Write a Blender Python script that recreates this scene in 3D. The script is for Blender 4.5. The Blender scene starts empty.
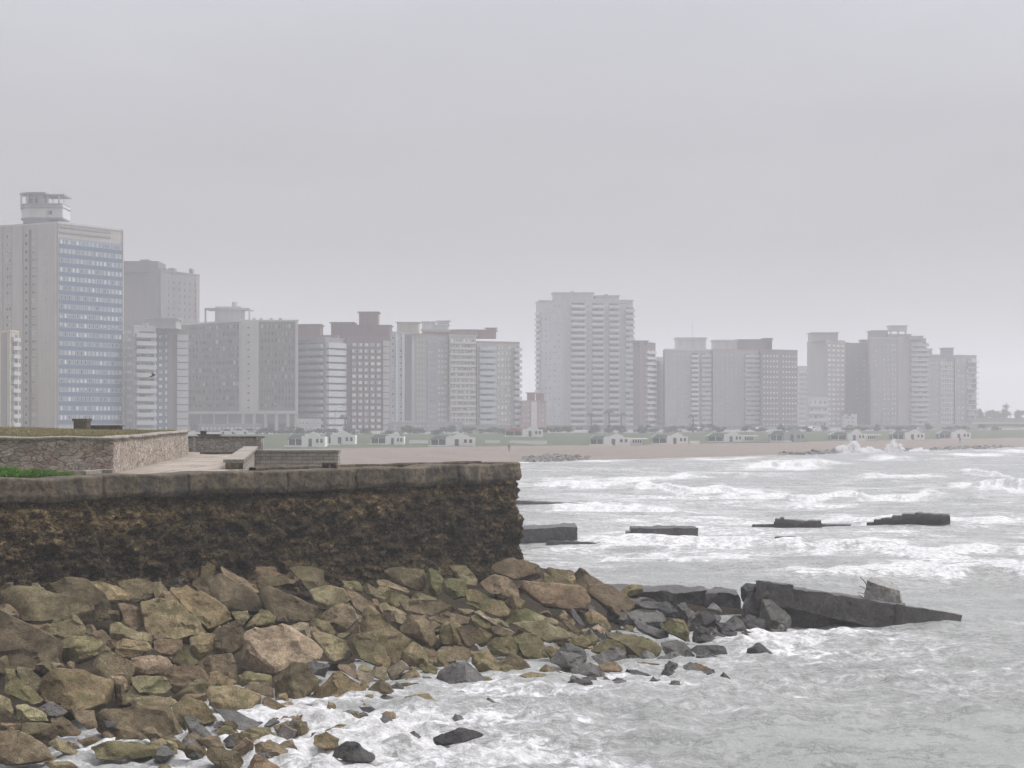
import bpy, math, random
import numpy as np
from mathutils import Vector
random.seed(7); RNG = np.random.default_rng(11)
SC = bpy.context.scene; COL = SC.collection
F = 1700.0; CX = 512.0; HY = 418.0; CH = 8.0      # focal length in pixels, horizon row, eye height (m)
def X(px, D): return (px-CX)/F*D
def Z(py, D): return CH-(py-HY)/F*D
def DW(py): return CH*F/(py-HY)                    # distance of the water plane at a picture row

# ---------------------------------------------------------------- noise
def _h(ix, iy, iz, seed):
    h = (ix.astype(np.int64)*374761393 + iy.astype(np.int64)*668265263 + iz.astype(np.int64)*2147483647 + seed*974634777) & 0xffffffff
    h = ((h ^ (h >> 13))*1274126177) & 0xffffffff
    h = ((h ^ (h >> 16))*2246822519) & 0xffffffff
    return ((h ^ (h >> 15)) & 0xffffff)/float(0xffffff)
def vn(x, y, z, seed=0):
    x = np.asarray(x, float); y = np.asarray(y, float)+0*x; z = np.asarray(z, float)+0*x
    fx, fy, fz = np.floor(x), np.floor(y), np.floor(z)
    tx, ty, tz = x-fx, y-fy, z-fz
    tx = tx*tx*(3-2*tx); ty = ty*ty*(3-2*ty); tz = tz*tz*(3-2*tz)
    r = 0
    for a in (0, 1):
        for b in (0, 1):
            for c in (0, 1):
                r = r + _h(fx+a, fy+b, fz+c, seed)*(tx if a else 1-tx)*(ty if b else 1-ty)*(tz if c else 1-tz)
    return r*2-1
def fbm(x, y, z=0.0, seed=0, octv=4, gain=.5):
    r = 0; a = 1; f = 1
    for k in range(octv):
        r = r + a*vn(x*f, y*f, z*f, seed+k*17); a *= gain; f *= 2.03
    return r
def sstep(a, b, x):
    t = np.clip((x-a)/(b-a), 0, 1); return t*t*(3-2*t)

# ---------------------------------------------------------------- mesh helpers
def link(name, me, parent=None):
    o = bpy.data.objects.new(name, me); COL.objects.link(o)
    if parent is not None: o.parent = parent
    return o
def np_mesh(name, V, Q, mat, smooth=True):
    V = np.asarray(V, np.float32); Q = np.asarray(Q, np.int32)
    me = bpy.data.meshes.new(name); n = Q.shape[1]
    me.vertices.add(len(V)); me.vertices.foreach_set('co', V.ravel())
    me.loops.add(Q.size); me.loops.foreach_set('vertex_index', Q.ravel())
    me.polygons.add(len(Q)); me.polygons.foreach_set('loop_start', np.arange(0, Q.size, n, dtype=np.int32))
    me.polygons.foreach_set('use_smooth', np.full(len(Q), smooth))
    me.update(calc_edges=True)
    if mat: me.materials.append(mat)
    return me
def grid_faces(nr, nc):
    i = np.arange(nr-1)[:, None]*nc+np.arange(nc-1)[None, :]
    return np.stack([i, i+1, i+nc+1, i+nc], -1).reshape(-1, 4)
def tag(o, label=None, cat=None, group=None, kind=None):
    if label: o['label'] = label
    if cat: o['category'] = cat
    if group: o['group'] = group
    if kind: o['kind'] = kind
    return o
def empty(name, loc, label, cat, group=None):
    o = bpy.data.objects.new(name, None); COL.objects.link(o); o.location = loc
    o.empty_display_size = .2
    return tag(o, label, cat, group)
class MB:
    """collects boxes, prisms and tubes; build() links them as one mesh object"""
    def __init__(s): s.v = []; s.f = []; s.m = []; s.mats = []
    def _mi(s, mat):
        if mat not in s.mats: s.mats.append(mat)
        return s.mats.index(mat)
    def add(s, vs, fs, mat):
        n = len(s.v); s.v += [tuple(q) for q in vs]; k = s._mi(mat)
        for f in fs: s.f.append([i+n for i in f]); s.m.append(k)
        return s
    def box(s, x0, x1, y0, y1, z0, z1, mat):
        v = [(x, y, z) for z in (z0, z1) for y in (y0, y1) for x in (x0, x1)]
        return s.add(v, [(0, 2, 3, 1), (4, 5, 7, 6), (0, 1, 5, 4), (2, 6, 7, 3), (0, 4, 6, 2), (1, 3, 7, 5)], mat)
    def prism(s, poly, z0, z1, mat):
        a = sum(poly[i][0]*poly[(i+1) % len(poly)][1]-poly[(i+1) % len(poly)][0]*poly[i][1] for i in range(len(poly)))
        if a < 0: poly = poly[::-1]
        n = len(poly); v = [(p[0], p[1], z0) for p in poly]+[(p[0], p[1], z1) for p in poly]
        return s.add(v, [tuple(range(n))[::-1], tuple(range(n, 2*n))]+[(i, (i+1) % n, n+(i+1) % n, n+i) for i in range(n)], mat)
    def extr(s, poly, y0, y1, mat):
        """poly in the x-z plane, extruded along y"""
        a = sum(poly[i][0]*poly[(i+1) % len(poly)][1]-poly[(i+1) % len(poly)][0]*poly[i][1] for i in range(len(poly)))
        if a < 0: poly = poly[::-1]
        n = len(poly); v = [(p[0], y0, p[1]) for p in poly]+[(p[0], y1, p[1]) for p in poly]
        return s.add(v, [tuple(range(n)), tuple(range(n, 2*n))[::-1]]+[((i+1) % n, i, n+i, n+(i+1) % n) for i in range(n)], mat)
    def tube(s, pts, r, mat, k=6):
        pts = [Vector(p) for p in pts]; rr = r if isinstance(r, (list, tuple)) else [r]*len(pts)
        vs = []; fs = []
        for i, p in enumerate(pts):
            d = (pts[min(i+1, len(pts)-1)]-pts[max(i-1, 0)]).normalized()
            a = d.cross(Vector((0.13, 0.9, 0.4))).normalized(); b = d.cross(a)
            for j in range(k):
                t = 2*math.pi*j/k; vs.append(p+(a*math.cos(t)+b*math.sin(t))*rr[i])
        for i in range(len(pts)-1):
            for j in range(k):
                fs.append((i*k+j, i*k+(j+1) % k, (i+1)*k+(j+1) % k, (i+1)*k+j))
        fs.append(tuple(range(k))[::-1]); fs.append(tuple(range((len(pts)-1)*k, len(pts)*k)))
        return s.add(vs, fs, mat)
    def cyl(s, x, y, z0, z1, r, mat, k=20, r1=None):
        r1 = r if r1 is None else r1
        v = [(x+r*math.cos(2*math.pi*j/k), y+r*math.sin(2*math.pi*j/k), z0) for j in range(k)]+[(x+r1*math.cos(2*math.pi*j/k), y+r1*math.sin(2*math.pi*j/k), z1) for j in range(k)]
        return s.add(v, [tuple(range(k))[::-1], tuple(range(k, 2*k))]+[(j, (j+1) % k, k+(j+1) % k, k+j) for j in range(k)], mat)
    def mesh(s, name, bevel=0):
        me = bpy.data.meshes.new(name); me.from_pydata(s.v, [], s.f)
        for m in s.mats: me.materials.append(m)
        me.polygons.foreach_set('material_index', s.m); me.update()
        return me
    def build(s, name, parent=None): return link(name, s.mesh(name), parent)

# ---------------------------------------------------------------- materials
def mat_new(name):
    m = bpy.data.materials.new(name); m.use_nodes = True
    nt = m.node_tree; b = nt.nodes['Principled BSDF']; return m, nt, b
class NT:
    def __init__(s, nt): s.nt = nt
    def n(s, t, **kw):
        q = s.nt.nodes.new(t)
        for k, v in kw.items():
            if k.startswith('i_'): q.inputs[k[2:].replace('_', ' ')].default_value = v
            else: setattr(q, k, v)
        return q
    def l(s, a, b): s.nt.links.new(a, b)
    def coord(s, kind='Object', scale=(1, 1, 1)):
        tc = s.n('ShaderNodeTexCoord'); mp = s.n('ShaderNodeMapping'); mp.inputs['Scale'].default_value = scale
        s.l(tc.outputs[kind], mp.inputs[0]); return mp.outputs[0]
    def noise(s, vec, scale, detail=4, rough=.55, dist=0):
        q = s.n('ShaderNodeTexNoise', i_Scale=scale, i_Detail=detail, i_Roughness=rough, i_Distortion=dist); s.l(vec, q.inputs['Vector']); return q.outputs['Fac']
    def ramp(s, fac, stops, interp='LINEAR'):
        q = s.n('ShaderNodeValToRGB'); q.color_ramp.interpolation = interp
        e = q.color_ramp.elements
        while len(e) < len(stops): e.new(.5)
        for k, (p, c) in enumerate(stops):
            e[k].position = p; e[k].color = (c if len(c) == 4 else (*c, 1)) if isinstance(c, (tuple, list)) else (c, c, c, 1)
        s.l(fac, q.inputs[0]); return q.outputs[0]
    def mix(s, fac, a, b, mode='MIX'):
        q = s.n('ShaderNodeMix', data_type='RGBA', blend_type=mode)
        for v, i in ((fac, 0), (a, 6), (b, 7)):
            if isinstance(v, (int, float)): q.inputs[i].default_value = v if i == 0 else (v, v, v, 1)
            elif isinstance(v, tuple): q.inputs[i].default_value = (*v[:3], 1)
            else: s.l(v, q.inputs[i])
        return q.outputs[2]
    def math(s, op, a, b=None, clamp=False):
        q = s.n('ShaderNodeMath', operation=op, use_clamp=clamp)
        for v, i in ((a, 0), (b, 1)):
            if v is None: continue
            if isinstance(v, (int, float)): q.inputs[i].default_value = v
            else: s.l(v, q.inputs[i])
        return q.outputs[0]
    def bump(s, h, strength, dist, b):
        q = s.n('ShaderNodeBump', i_Strength=strength, i_Distance=dist); s.l(h, q.inputs['Height']); s.l(q.outputs[0], b.inputs['Normal']); return q
def M_plain(name, col, rough=.8, var=.12, scale=.25, metal=0):
    m, nt, b = mat_new(name); t = NT(nt); v = t.coord()
    f = t.noise(v, scale, 5, .6)
    c = t.mix(1.0, tuple(col), t.ramp(f, [(.3, 1-var), (.7, 1+var)]), 'MULTIPLY')
    t.l(c, b.inputs['Base Color']); b.inputs['Roughness'].default_value = rough; b.inputs['Metallic'].default_value = metal
    return m
def M_wall(name, col, var=.1):
    """rendered facade: blotches and rain streaks"""
    m, nt, b = mat_new(name); t = NT(nt); v = t.coord(); v2 = t.coord('Object', (1, 1, .06))
    f = t.noise(v, .12, 5, .6); g = t.noise(v2, .9, 4, .7)
    c = t.mix(1.0, tuple(col), t.ramp(f, [(.3, 1-var), (.7, 1+var)]), 'MULTIPLY')
    c = t.mix(1.0, c, t.ramp(g, [(.25, 1-1.6*var), (.6, 1.04)]), 'MULTIPLY')
    t.l(c, b.inputs['Base Color']); b.inputs['Roughness'].default_value = .85
    return m
def M_window(name, dark, light, p=.4):
    """glass and blinds, each window its own shade"""
    m, nt, b = mat_new(name); t = NT(nt)
    oi = t.n('ShaderNodeObjectInfo'); v = t.coord('Object', (.55, .55, .33))
    w = t.n('ShaderNodeTexWhiteNoise', noise_dimensions='4D'); sn = t.n('ShaderNodeVectorMath', operation='FLOOR'); t.l(v, sn.inputs[0])
    t.l(sn.outputs[0], w.inputs['Vector']); t.l(oi.outputs['Random'], w.inputs['W'])
    f = t.ramp(w.outputs['Value'], [(0, 0), (p, .12), (p+.25, .75), (1, 1)])
    t.l(t.mix(f, tuple(dark), tuple(light)), b.inputs['Base Color'])
    b.inputs['Roughness'].default_value = .25
    return m
def M_rock(name, c1, c2, moss=None, mossamt=.0, rough=.85, speck=.25, wet=False):
    m, nt, b = mat_new(name); t = NT(nt)
    tc = t.n('ShaderNodeTexCoord'); oi = t.n('ShaderNodeObjectInfo')
    ad = t.n('ShaderNodeVectorMath', operation='MULTIPLY_ADD'); cb = t.n('ShaderNodeCombineXYZ')
    t.l(oi.outputs['Random'], cb.inputs[0]); t.l(oi.outputs['Random'], cb.inputs[1])
    ad.inputs[1].default_value = (40, 90, 0)
    t.l(cb.outputs[0], ad.inputs[0]); t.l(tc.outputs['Object'], ad.inputs[2]); v = ad.outputs[0]
    n1 = t.noise(v, 1.1, 6, .62, .4); n2 = t.noise(v, 7, 7, .7); n3 = t.noise(v, 34, 4, .7)
    c = t.mix(t.ramp(n1, [(.40, 0), (.60, 1)]), tuple(c1), tuple(c2))
    c = t.mix(1, c, t.ramp(n2, [(.34, .68), (.5, 1), (.66, 1.28)]), 'MULTIPLY')
    c = t.mix(1, c, t.ramp(n3, [(.36, .68), (.55, 1.05), (.68, 1.45)]), 'MULTIPLY')
    rv = t.ramp(oi.outputs['Random'], [(0, .66), (1, 1.24)])
    c = t.mix(1, c, rv, 'MULTIPLY')
    # iron and ochre staining differs between stones
    wn = t.n('ShaderNodeTexWhiteNoise', noise_dimensions='1D'); t.l(oi.outputs['Random'], wn.inputs['W'])
    tint = t.ramp(wn.outputs['Value'], [(0, (1.08, .97, .93)), (.5, (1, .99, 1.0)), (1, (.96, 1.0, .92))])
    c = t.mix(1, c, tint, 'MULTIPLY')
    if moss:
        mm = t.ramp(t.noise(v, 2.3, 6, .7, .6), [(.62-mossamt*.35, 0), (.70-mossamt*.3, 1)])
        c = t.mix(t.math('MULTIPLY', mm, .8), c, tuple(moss))
    vo = t.n('ShaderNodeTexVoronoi', feature='DISTANCE_TO_EDGE', i_Scale=1.5); 
    wv = t.n('ShaderNodeVectorMath', operation='MULTIPLY_ADD'); nn = t.n('ShaderNodeTexNoise', i_Scale=1.6, i_Detail=5.0)
    t.l(v, nn.inputs['Vector']); t.l(nn.outputs['Color'], wv.inputs[0]); wv.inputs[1].default_value = (1.4, 1.4, 1.4); t.l(v, wv.inputs[2]); t.l(wv.outputs[0], vo.inputs['Vector'])
    cr = t.ramp(vo.outputs['Distance'], [(0, 0), (.03, 1)])
    t.l(c, b.inputs['Base Color'])
    b.inputs['Roughness'].default_value = rough; b.inputs['Specular IOR Level'].default_value = .45 if wet else .15
    if wet:
        t.l(t.ramp(n2, [(.3, .22), (.7, .55)]), b.inputs['Roughness'])
    hgt = t.math('ADD', t.math('MULTIPLY', n2, .055), t.math('MULTIPLY', n3, .018))
    hgt = t.math('ADD', hgt, t.math('MULTIPLY', cr, .008))
    t.bump(hgt, 1.0, 1.0, b)
    return m
def M_masonry(name, cols, mortar, scale=2.2, stretch=(1, 1, 1.3), bumpd=.05):
    m, nt, b = mat_new(name); t = NT(nt); v = t.coord('Object', stretch)
    nn = t.n('ShaderNodeTexNoise', i_Scale=1.1, i_Detail=3.0); t.l(v, nn.inputs['Vector'])
    wv = t.n('ShaderNodeVectorMath', operation='MULTIPLY_ADD'); t.l(nn.outputs['Color'], wv.inputs[0]); wv.inputs[1].default_value = (.9, .9, .9); t.l(v, wv.inputs[2])
    v1 = t.n('ShaderNodeTexVoronoi', feature='F1', i_Scale=scale); v2 = t.n('ShaderNodeTexVoronoi', feature='DISTANCE_TO_EDGE', i_Scale=scale)
    for q in (v1, v2): t.l(wv.outputs[0], q.inputs['Vector'])
    sep = t.n('ShaderNodeSeparateColor'); t.l(v1.outputs['Color'], sep.inputs[0])
    c = t.ramp(sep.outputs[0], [(k/(len(cols)-1), cc) for k, cc in enumerate(cols)])
    n2 = t.noise(v, 9, 6, .7)
    c = t.mix(1, c, t.ramp(n2, [(.36, .6), (.64, 1.35)]), 'MULTIPLY')
    e = t.ramp(v2.outputs['Distance'], [(.0, 0), (.10, 1)]); e = t.mix(t.ramp(t.noise(v, 2.2, 4, .7), [(.35, .25), (.6, 1)]), 1.0, e)
    c = t.mix(e, tuple(mortar), c)
    t.l(c, b.inputs['Base Color']); b.inputs['Roughness'].default_value = .9
    t.bump(t.math('ADD', t.math('MULTIPLY', e, .6), t.math('MULTIPLY', n2, .4)), 1, bumpd, b)
    return m
def M_brick(name, c1, c2, mortar, bw=.5, bh=.22, ang=0.0):
    m, nt, b = mat_new(name); t = NT(nt)
    tc = t.n('ShaderNodeTexCoord'); sx = t.n('ShaderNodeSeparateXYZ'); t.l(tc.outputs['Object'], sx.inputs[0])
    cb = t.n('ShaderNodeCombineXYZ'); t.l(t.math('ADD', sx.outputs[0], sx.outputs[1]), cb.inputs[0]); t.l(sx.outputs[2], cb.inputs[1])
    q = t.n('ShaderNodeTexBrick', i_Scale=1.0); q.inputs['Brick Width'].default_value = bw; q.inputs['Row Height'].default_value = bh
    q.inputs['Mortar Size'].default_value = .02; q.inputs['Color1'].default_value = (*c1, 1); q.inputs['Color2'].default_value = (*c2, 1); q.inputs['Mortar'].default_value = (*mortar, 1)
    t.l(cb.outputs[0], q.inputs['Vector']); v = t.coord(); n2 = t.noise(v, 3, 6, .7)
    c = t.mix(1, q.outputs['Color'], t.ramp(n2, [(.3, .65), (.7, 1.25)]), 'MULTIPLY')
    t.l(c, b.inputs['Base Color']); b.inputs['Roughness'].default_value = .9
    t.bump(t.math('ADD', t.math('MULTIPLY', q.outputs['Fac'], -.5), t.math('MULTIPLY', n2, .6)), .8, .03, b)
    return m
def M_ground(name, c1, c2, scale=1.0, bumpd=.05, c3=None):
    m, nt, b = mat_new(name); t = NT(nt); v = t.coord()
    n1 = t.noise(v, .25*scale, 6, .65, .3); n2 = t.noise(v, 5*scale, 7, .75)
    c = t.mix(t.ramp(n1, [(.35, 0), (.65, 1)]), tuple(c1), tuple(c2))
    if c3: c = t.mix(t.ramp(t.noise(v, .9*scale, 5, .7), [(.55, 0), (.68, .8)]), c, tuple(c3))
    c = t.mix(1, c, t.ramp(n2, [(.36, .6), (.64, 1.35)]), 'MULTIPLY')
    t.l(c, b.inputs['Base Color']); b.inputs['Roughness'].default_value = .95; b.inputs['Specular IOR Level'].default_value = .1
    t.bump(n2, 1, bumpd, b)
    return m
# ================================================================ camera, light, air
cam = bpy.data.cameras.new('camera'); co = bpy.data.objects.new('camera', cam); COL.objects.link(co); SC.camera = co
co.location = (0, 0, CH); co.rotation_euler = (math.radians(90), 0, 0)
cam.sensor_width = 36; cam.lens = 36*F/1024; cam.shift_y = (HY-384)/1024; cam.clip_start = .5; cam.clip_end = 6000
SUN_EL, SUN_AZ = math.radians(57), math.radians(84)     # overcast: a very soft sun high over the sea on the right
w = bpy.data.worlds.new('World'); SC.world = w; w.use_nodes = True
t = NT(w.node_tree); bg = w.node_tree.nodes['Background']
sky = t.n('ShaderNodeTexSky', sky_type='NISHITA', sun_disc=False, sun_elevation=SUN_EL, sun_rotation=SUN_AZ, air_density=1.0, dust_density=6.0, ozone_density=1.0)
tc = t.n('ShaderNodeTexCoord'); sx = t.n('ShaderNodeSeparateXYZ'); t.l(tc.outputs['Generated'], sx.inputs[0])
bw = t.n('ShaderNodeRGBToBW'); t.l(sky.outputs[0], bw.inputs[0])
# an overcast deck: an even grey veil, brighter overhead, with broad faint cloud bands, over the clear sky's light
lift = t.ramp(sx.outputs[2], [(0.0, .84), (.04, .81), (.10, .735), (.15, .78), (.20, .90), (.26, 1.04), (.5, 1.6), (1, 3.2)])
mp = t.n('ShaderNodeMapping'); mp.inputs['Scale'].default_value = (1.2, 1.2, 5.5); t.l(tc.outputs['Generated'], mp.inputs[0])
cl = t.ramp(t.noise(mp.outputs[0], 2.2, 5, .5, .2), [(.35, .95), (.65, 1.05)])
SKYV = t.math('MULTIPLY', t.math('ADD', t.math('MULTIPLY', bw.outputs[0], .12), 3.6), 1.0)
# added dimming of the unseen sky behind the camera, so rock fronts shade darker
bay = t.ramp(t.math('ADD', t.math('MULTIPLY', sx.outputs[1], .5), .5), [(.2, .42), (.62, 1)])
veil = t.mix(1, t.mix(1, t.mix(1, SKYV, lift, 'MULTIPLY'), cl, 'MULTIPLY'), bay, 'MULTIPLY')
tintc = t.ramp(sx.outputs[2], [(0, (.99, 1.0, 1.0)), (.1, (.98, .98, 1.02)), (.24, (.97, .965, 1.06))])
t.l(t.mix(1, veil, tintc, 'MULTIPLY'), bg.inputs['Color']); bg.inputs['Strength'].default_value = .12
sl = bpy.data.lights.new('sun', 'SUN'); so = bpy.data.objects.new('sun', sl); COL.objects.link(so)
sl.energy = 1.5; sl.angle = math.radians(28); sl.color = (1, .98, .95)
# the lamp shines along its -Z
dirv = Vector((math.sin(SUN_AZ)*math.cos(SUN_EL), math.cos(SUN_AZ)*math.cos(SUN_EL), math.sin(SUN_EL)))
so.rotation_euler = dirv.to_track_quat('Z', 'Y').to_euler(); so.location = (0, 0, 60)
vs = SC.view_settings; vs.view_transform = 'Standard'; vs.look = 'None'; vs.exposure = .43; vs.gamma = 1; vs.use_curve_mapping = False
SC.cycles.max_bounces = 5; SC.cycles.diffuse_bounces = 3; SC.cycles.glossy_bounces = 2; SC.cycles.volume_bounces = 2; SC.cycles.transparent_max_bounces = 6
SC.cycles.use_denoising = True; SC.cycles.caustics_reflective = False; SC.cycles.caustics_refractive = False

hm, nt, b = mat_new('air'); nt.nodes.remove(b); t = NT(nt)
vol = t.n('ShaderNodeVolumePrincipled'); vol.inputs['Color'].default_value = (.97, .97, .99, 1); vol.inputs['Density'].default_value = HAZE = .00078
vol.inputs['Anisotropy'].default_value = 0.0
t.l(vol.outputs[0], nt.nodes['Material Output'].inputs['Volume'])
tag(MB().box(-1650, 1650, -60, 2700, -4, 84, hm).build('haze'), kind='stuff')

# ================================================================ far shore terrain
SHP = [(-900, 250), (0, 262), (300, 272), (350, 288), (460, 300), (560, 322), (640, 332), (700, 346), (800, 372), (900, 418), (1000, 462), (1100, 520), (1600, 800)]
def DS(px): return np.interp(px, [a for a, _ in SHP], [b_ for _, b_ in SHP])
OFF = [(-60, -3.0), (0, 0.0), (10, .45), (40, 1.0), (74, 1.45), (100, 1.9), (150, 3.0), (200, 3.7), (260, 3.9), (3000, 4.0)]
def TZ(px, D): return np.interp(D-DS(px), [a for a, _ in OFF], [b_ for _, b_ in OFF])
def ground_at(px, py):
    """where the view through a picture point meets the far shore"""
    for D in np.arange(float(DS(px)), 1200, 1.0):
        if Z(py, D) <= TZ(px, D)+1e-3: return float(D), float(TZ(px, D))
    return 900., 4.
def strip(name, o0, o1, no, mat, dz=0, amp=.06, kind='structure', px0=-900, px1=1600, npx=500):
    px = np.linspace(px0, px1, npx); of = np.linspace(o0, o1, no) if o1 < 500 else o0+np.geomspace(1, o1-o0+1, no)-1
    PX, O = np.meshgrid(px, of); wob = fbm(PX/45, O*0, 3.3, 5, 3)*3.0*(1 if o0 > -50 else 1)
    D = DS(PX)+O+(wob if kind == 'structure' and dz == 0 else 0); D = np.minimum(D, 2550)
    XX = np.clip(X(PX, D), -1600, 1600); ZZ = TZ(PX, D)+dz+fbm(XX/6, D/6, 0, 9, 3)*amp
    o = link(name, np_mesh(name, np.stack([XX, D, ZZ], -1).reshape(-1, 3), grid_faces(no, npx), mat)); return tag(o, kind=kind)
sand = M_ground('sand', (.185, .150, .120), (.225, .188, .155), .4, .05, (.14, .115, .092))
lawn = M_ground('lawn', (.065, .085, .045), (.09, .11, .06), .5, .2, (.11, .11, .07))
pave = M_ground('pave', (.20, .20, .20), (.26, .26, .25), .3, .02)
strip('beach', -60, 80, 70, sand)
strip('lawn', 80, 186, 40, lawn, 0, .15)
strip('road', 186, 2400, 50, pave)
# sea bed and plain base sheet reaching the horizon
bs = MB(); bs.add([(-1640, -50, -3.2), (1640, -50, -3.2), (1640, 2690, -3.2), (-1640, 2690, -3.2)], [(0, 1, 2, 3)], pave)
tag(bs.build('ground'), kind='structure')

# ================================================================ sea
sm, nt, b = mat_new('sea_water'); t = NT(nt)
v = t.coord(); at = t.n('ShaderNodeAttribute', attribute_name='foam')
vs_ = t.coord('Object', (.55, 1.0, 1))
f1 = t.noise(vs_, .42, 9, .68, .35); f2 = t.noise(v, 2.6, 8, .74, .4)
fi = t.noise(vs_, 1.15, 7, .62, .8); ridge = t.math('SUBTRACT', 1.0, t.math('MULTIPLY', t.math('ABSOLUTE', t.math('SUBTRACT', fi, .5)), 9.0), True)
fj = t.noise(vs_, .34, 7, .64, .9); ridge2 = t.math('SUBTRACT', 1.0, t.math('MULTIPLY', t.math('ABSOLUTE', t.math('SUBTRACT', fj, .5)), 8.0), True)
lace = t.math('ADD', t.math('MULTIPLY', ridge, .10), t.math('MULTIPLY', ridge2, .10))
base = t.math('ADD', t.math('MULTIPLY', t.math('SUBTRACT', f1, .5), 1.5), t.math('MULTIPLY', t.math('SUBTRACT', f2, .5), .65))
base = t.math('ADD', t.math('ADD', base, .42), lace)
k = t.math('ADD', base, t.math('MULTIPLY', t.math('SUBTRACT', at.outputs['Fac'], .5), .62))
mask = t.ramp(k, [(.40, 0), (.60, .42), (.84, 1)])
wc = t.mix(t.ramp(t.noise(v, .12, 6, .65), [(.35, 0), (.65, 1)]), (.27, .28, .255), (.35, .357, .33))
fc = t.mix(t.ramp(f2, [(.36, 0), (.60, 1)]), (.40, .392, .362), (.82, .82, .81))
t.l(t.mix(mask, wc, fc), b.inputs['Base Color'])
t.l(t.ramp(mask, [(0, .16), (.6, .75)]), b.inputs['Roughness'])
b.inputs['IOR'].default_value = 1.33
w1 = t.noise(v, .9, 6, .6, .6); w2 = t.noise(v, 4.5, 5, .6, .3)
hh = t.math('ADD', t.math('MULTIPLY', w1, .30), t.math('MULTIPLY', w2, .07)); hh = t.math('ADD', hh, t.math('MULTIPLY', mask, .07)); hh = t.math('ADD', hh, t.math('MULTIPLY', t.math('MULTIPLY', f2, mask), .16))
t.bump(hh, .9, 1.0, b)

Dr = np.concatenate([np.exp(np.arange(math.log(9), math.log(33), .008)), np.exp(np.arange(math.log(33), math.log(620), .0036)), np.geomspace(625, 2600, 90)])
pc = np.concatenate([np.linspace(-700, -20, 120), np.linspace(-18, 1060, 860), np.linspace(1065, 1900, 140)])
PC, DD = np.meshgrid(pc, Dr); XX = X(PC, DD); PY = HY+CH*F/DD
h = .30*fbm(XX/22, DD/8, 0, 31, 3)+.16*fbm(XX/7, DD/3.4, 0, 41, 4)
# breaking rollers: (left px, right px, row, height, foam behind the crest (rows), slope of the crest line)
BR = [(345, 450, 465.5, .45, 2, -.010), (480, 560, 462, .3, 1.5, 0), (556, 640, 460.5, .5, 2.2, -.012), (636, 712, 457.4, .8, 2.4, -.008), (690, 760, 459.5, .4, 1.5, 0),
      (738, 842, 467.0, 1.0, 4.2, -.012), (770, 850, 463.0, .6, 2.2, 0), (856, 912, 459.8, .8, 3.0, 0), (905, 1030, 455.5, .35, 1.0, 0),
      (850, 945, 478.0, .5, 2.2, 0), (940, 1005, 456.0, .5, 1.2, -.01), (985, 1060, 453.0, .5, 1.4, 0), (960, 1012, 474.5, .85, 3.6, .10), (950, 975, 484.0, .7, 4, .05), (978, 1060, 488.0, 1.3, 6, -.03),
      (560, 760, 478, .5, 3.2, -.02), (610, 775, 491, .7, 4.0, .03), (520, 640, 486, .45, 2.5, 0), (690, 960, 497, .5, 4.5, .0), (540, 700, 512, .4, 5, .0), (840, 1060, 520, .4, 5, 0),
      (560, 800, 545, .4, 6, .0), (800, 1060, 553, .35, 6, .0), (590, 760, 560, .25, 5, 0), (770, 1060, 575, .3, 6, 0)]
foam = np.zeros_like(h)
for (a, c, row, hg, th, slp) in BR:
    mid = (a+c)/2; hw = (c-a)/2
    wob = (fbm(pc/30, pc*0, row*1.7, int(row*10), 3, .45)*th*.75)[None, :]
    d = PY-(row+(PC-mid)*slp+wob); e = sstep(1.35, .15, np.abs(PC-mid)/hw+.30*vn(pc/14, pc*0, row, 5)[None, :])
    wd = DD*DD/(CH*F)*d           # metres in front (+) of the crest towards the viewer... sign: larger row is nearer
    prof = np.exp(-np.where(wd > 0, (wd/1.6)**2, (wd/5.5)**2))
    h += hg*.8*prof*e
    foam = np.maximum(foam, (.6+.6*np.clip(hg, 0, 1))*e*np.exp(-np.where(d > 0, (d/(.55*th))**2, (d/th)**2))*1.0)
# broad fields of churned white water
def blob(cx, cy, rx, ry, a): return a*np.exp(-((PC-cx)/rx)**2-((PY-cy)/ry)**2)
z1 = .28*sstep(478, 500, PY)*(1-sstep(560, 590, PY))*sstep(480, 620, PC+0*PY)
field = z1+blob(620, 470, 120, 5, .2)+blob(560, 495, 80, 14, .25)+blob(760, 520, 260, 30, .18)+blob(720, 540, 160, 16, .2)+blob(990, 530, 120, 22, .12)
field += blob(870, 650, 190, 34, .45)+blob(990, 690, 90, 26, .25)+blob(640, 690, 200, 34, .48)+blob(480, 730, 190, 45, .45)+blob(800, 700, 60, 16, .15)+blob(560, 765, 120, 25, .3)
field += blob(200, 760, 330, 70, .70)+blob(330, 735, 140, 26, .5)+blob(770, 640, 70, 22, .55)+blob(850, 632, 120, 8, .5)+blob(820, 575, 240, 14, .24)
field += blob(570, 560, 60, 22, .35)-blob(780, 735, 130, 30, .16)-blob(930, 735, 110, 22, .05)-blob(690, 600, 90, 16, .05)-blob(560, 502, 60, 6, .25)
field += .16*fbm(XX/9, DD/5, 0, 71, 3)+.10*fbm(XX/3, DD/1.6, 0, 77, 3)
foam = np.clip(np.maximum(foam, 0)*1.2+field+.15+.22*fbm(XX/14, DD/6, 0, 88, 4)*sstep(60, 140, DD), 0, 1.4)
near = sstep(110, 40, DD)
h += near*(.10*fbm(XX/1.3, DD/.9, 0, 81, 4)+.20*np.clip(field, 0, 1)*fbm(XX/.9, DD/.7, 0, 83, 4))
lim = sstep(0, 60, DS(PC)-DD)*.85+.15
h = h*np.where(DD > 600, .6, 1)*lim
land = DD > DS(PC)+25
h = np.where(land, np.minimum(h, 0)-.9*sstep(25, 60, DD-DS(PC)), h)
me = np_mesh('sea', np.stack([XX, DD, h], -1).reshape(-1, 3), grid_faces(len(Dr), len(pc)), sm)
fa = me.attributes.new('foam', 'FLOAT', 'POINT'); fa.data.foreach_set('value', foam.astype(np.float32).ravel())
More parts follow.
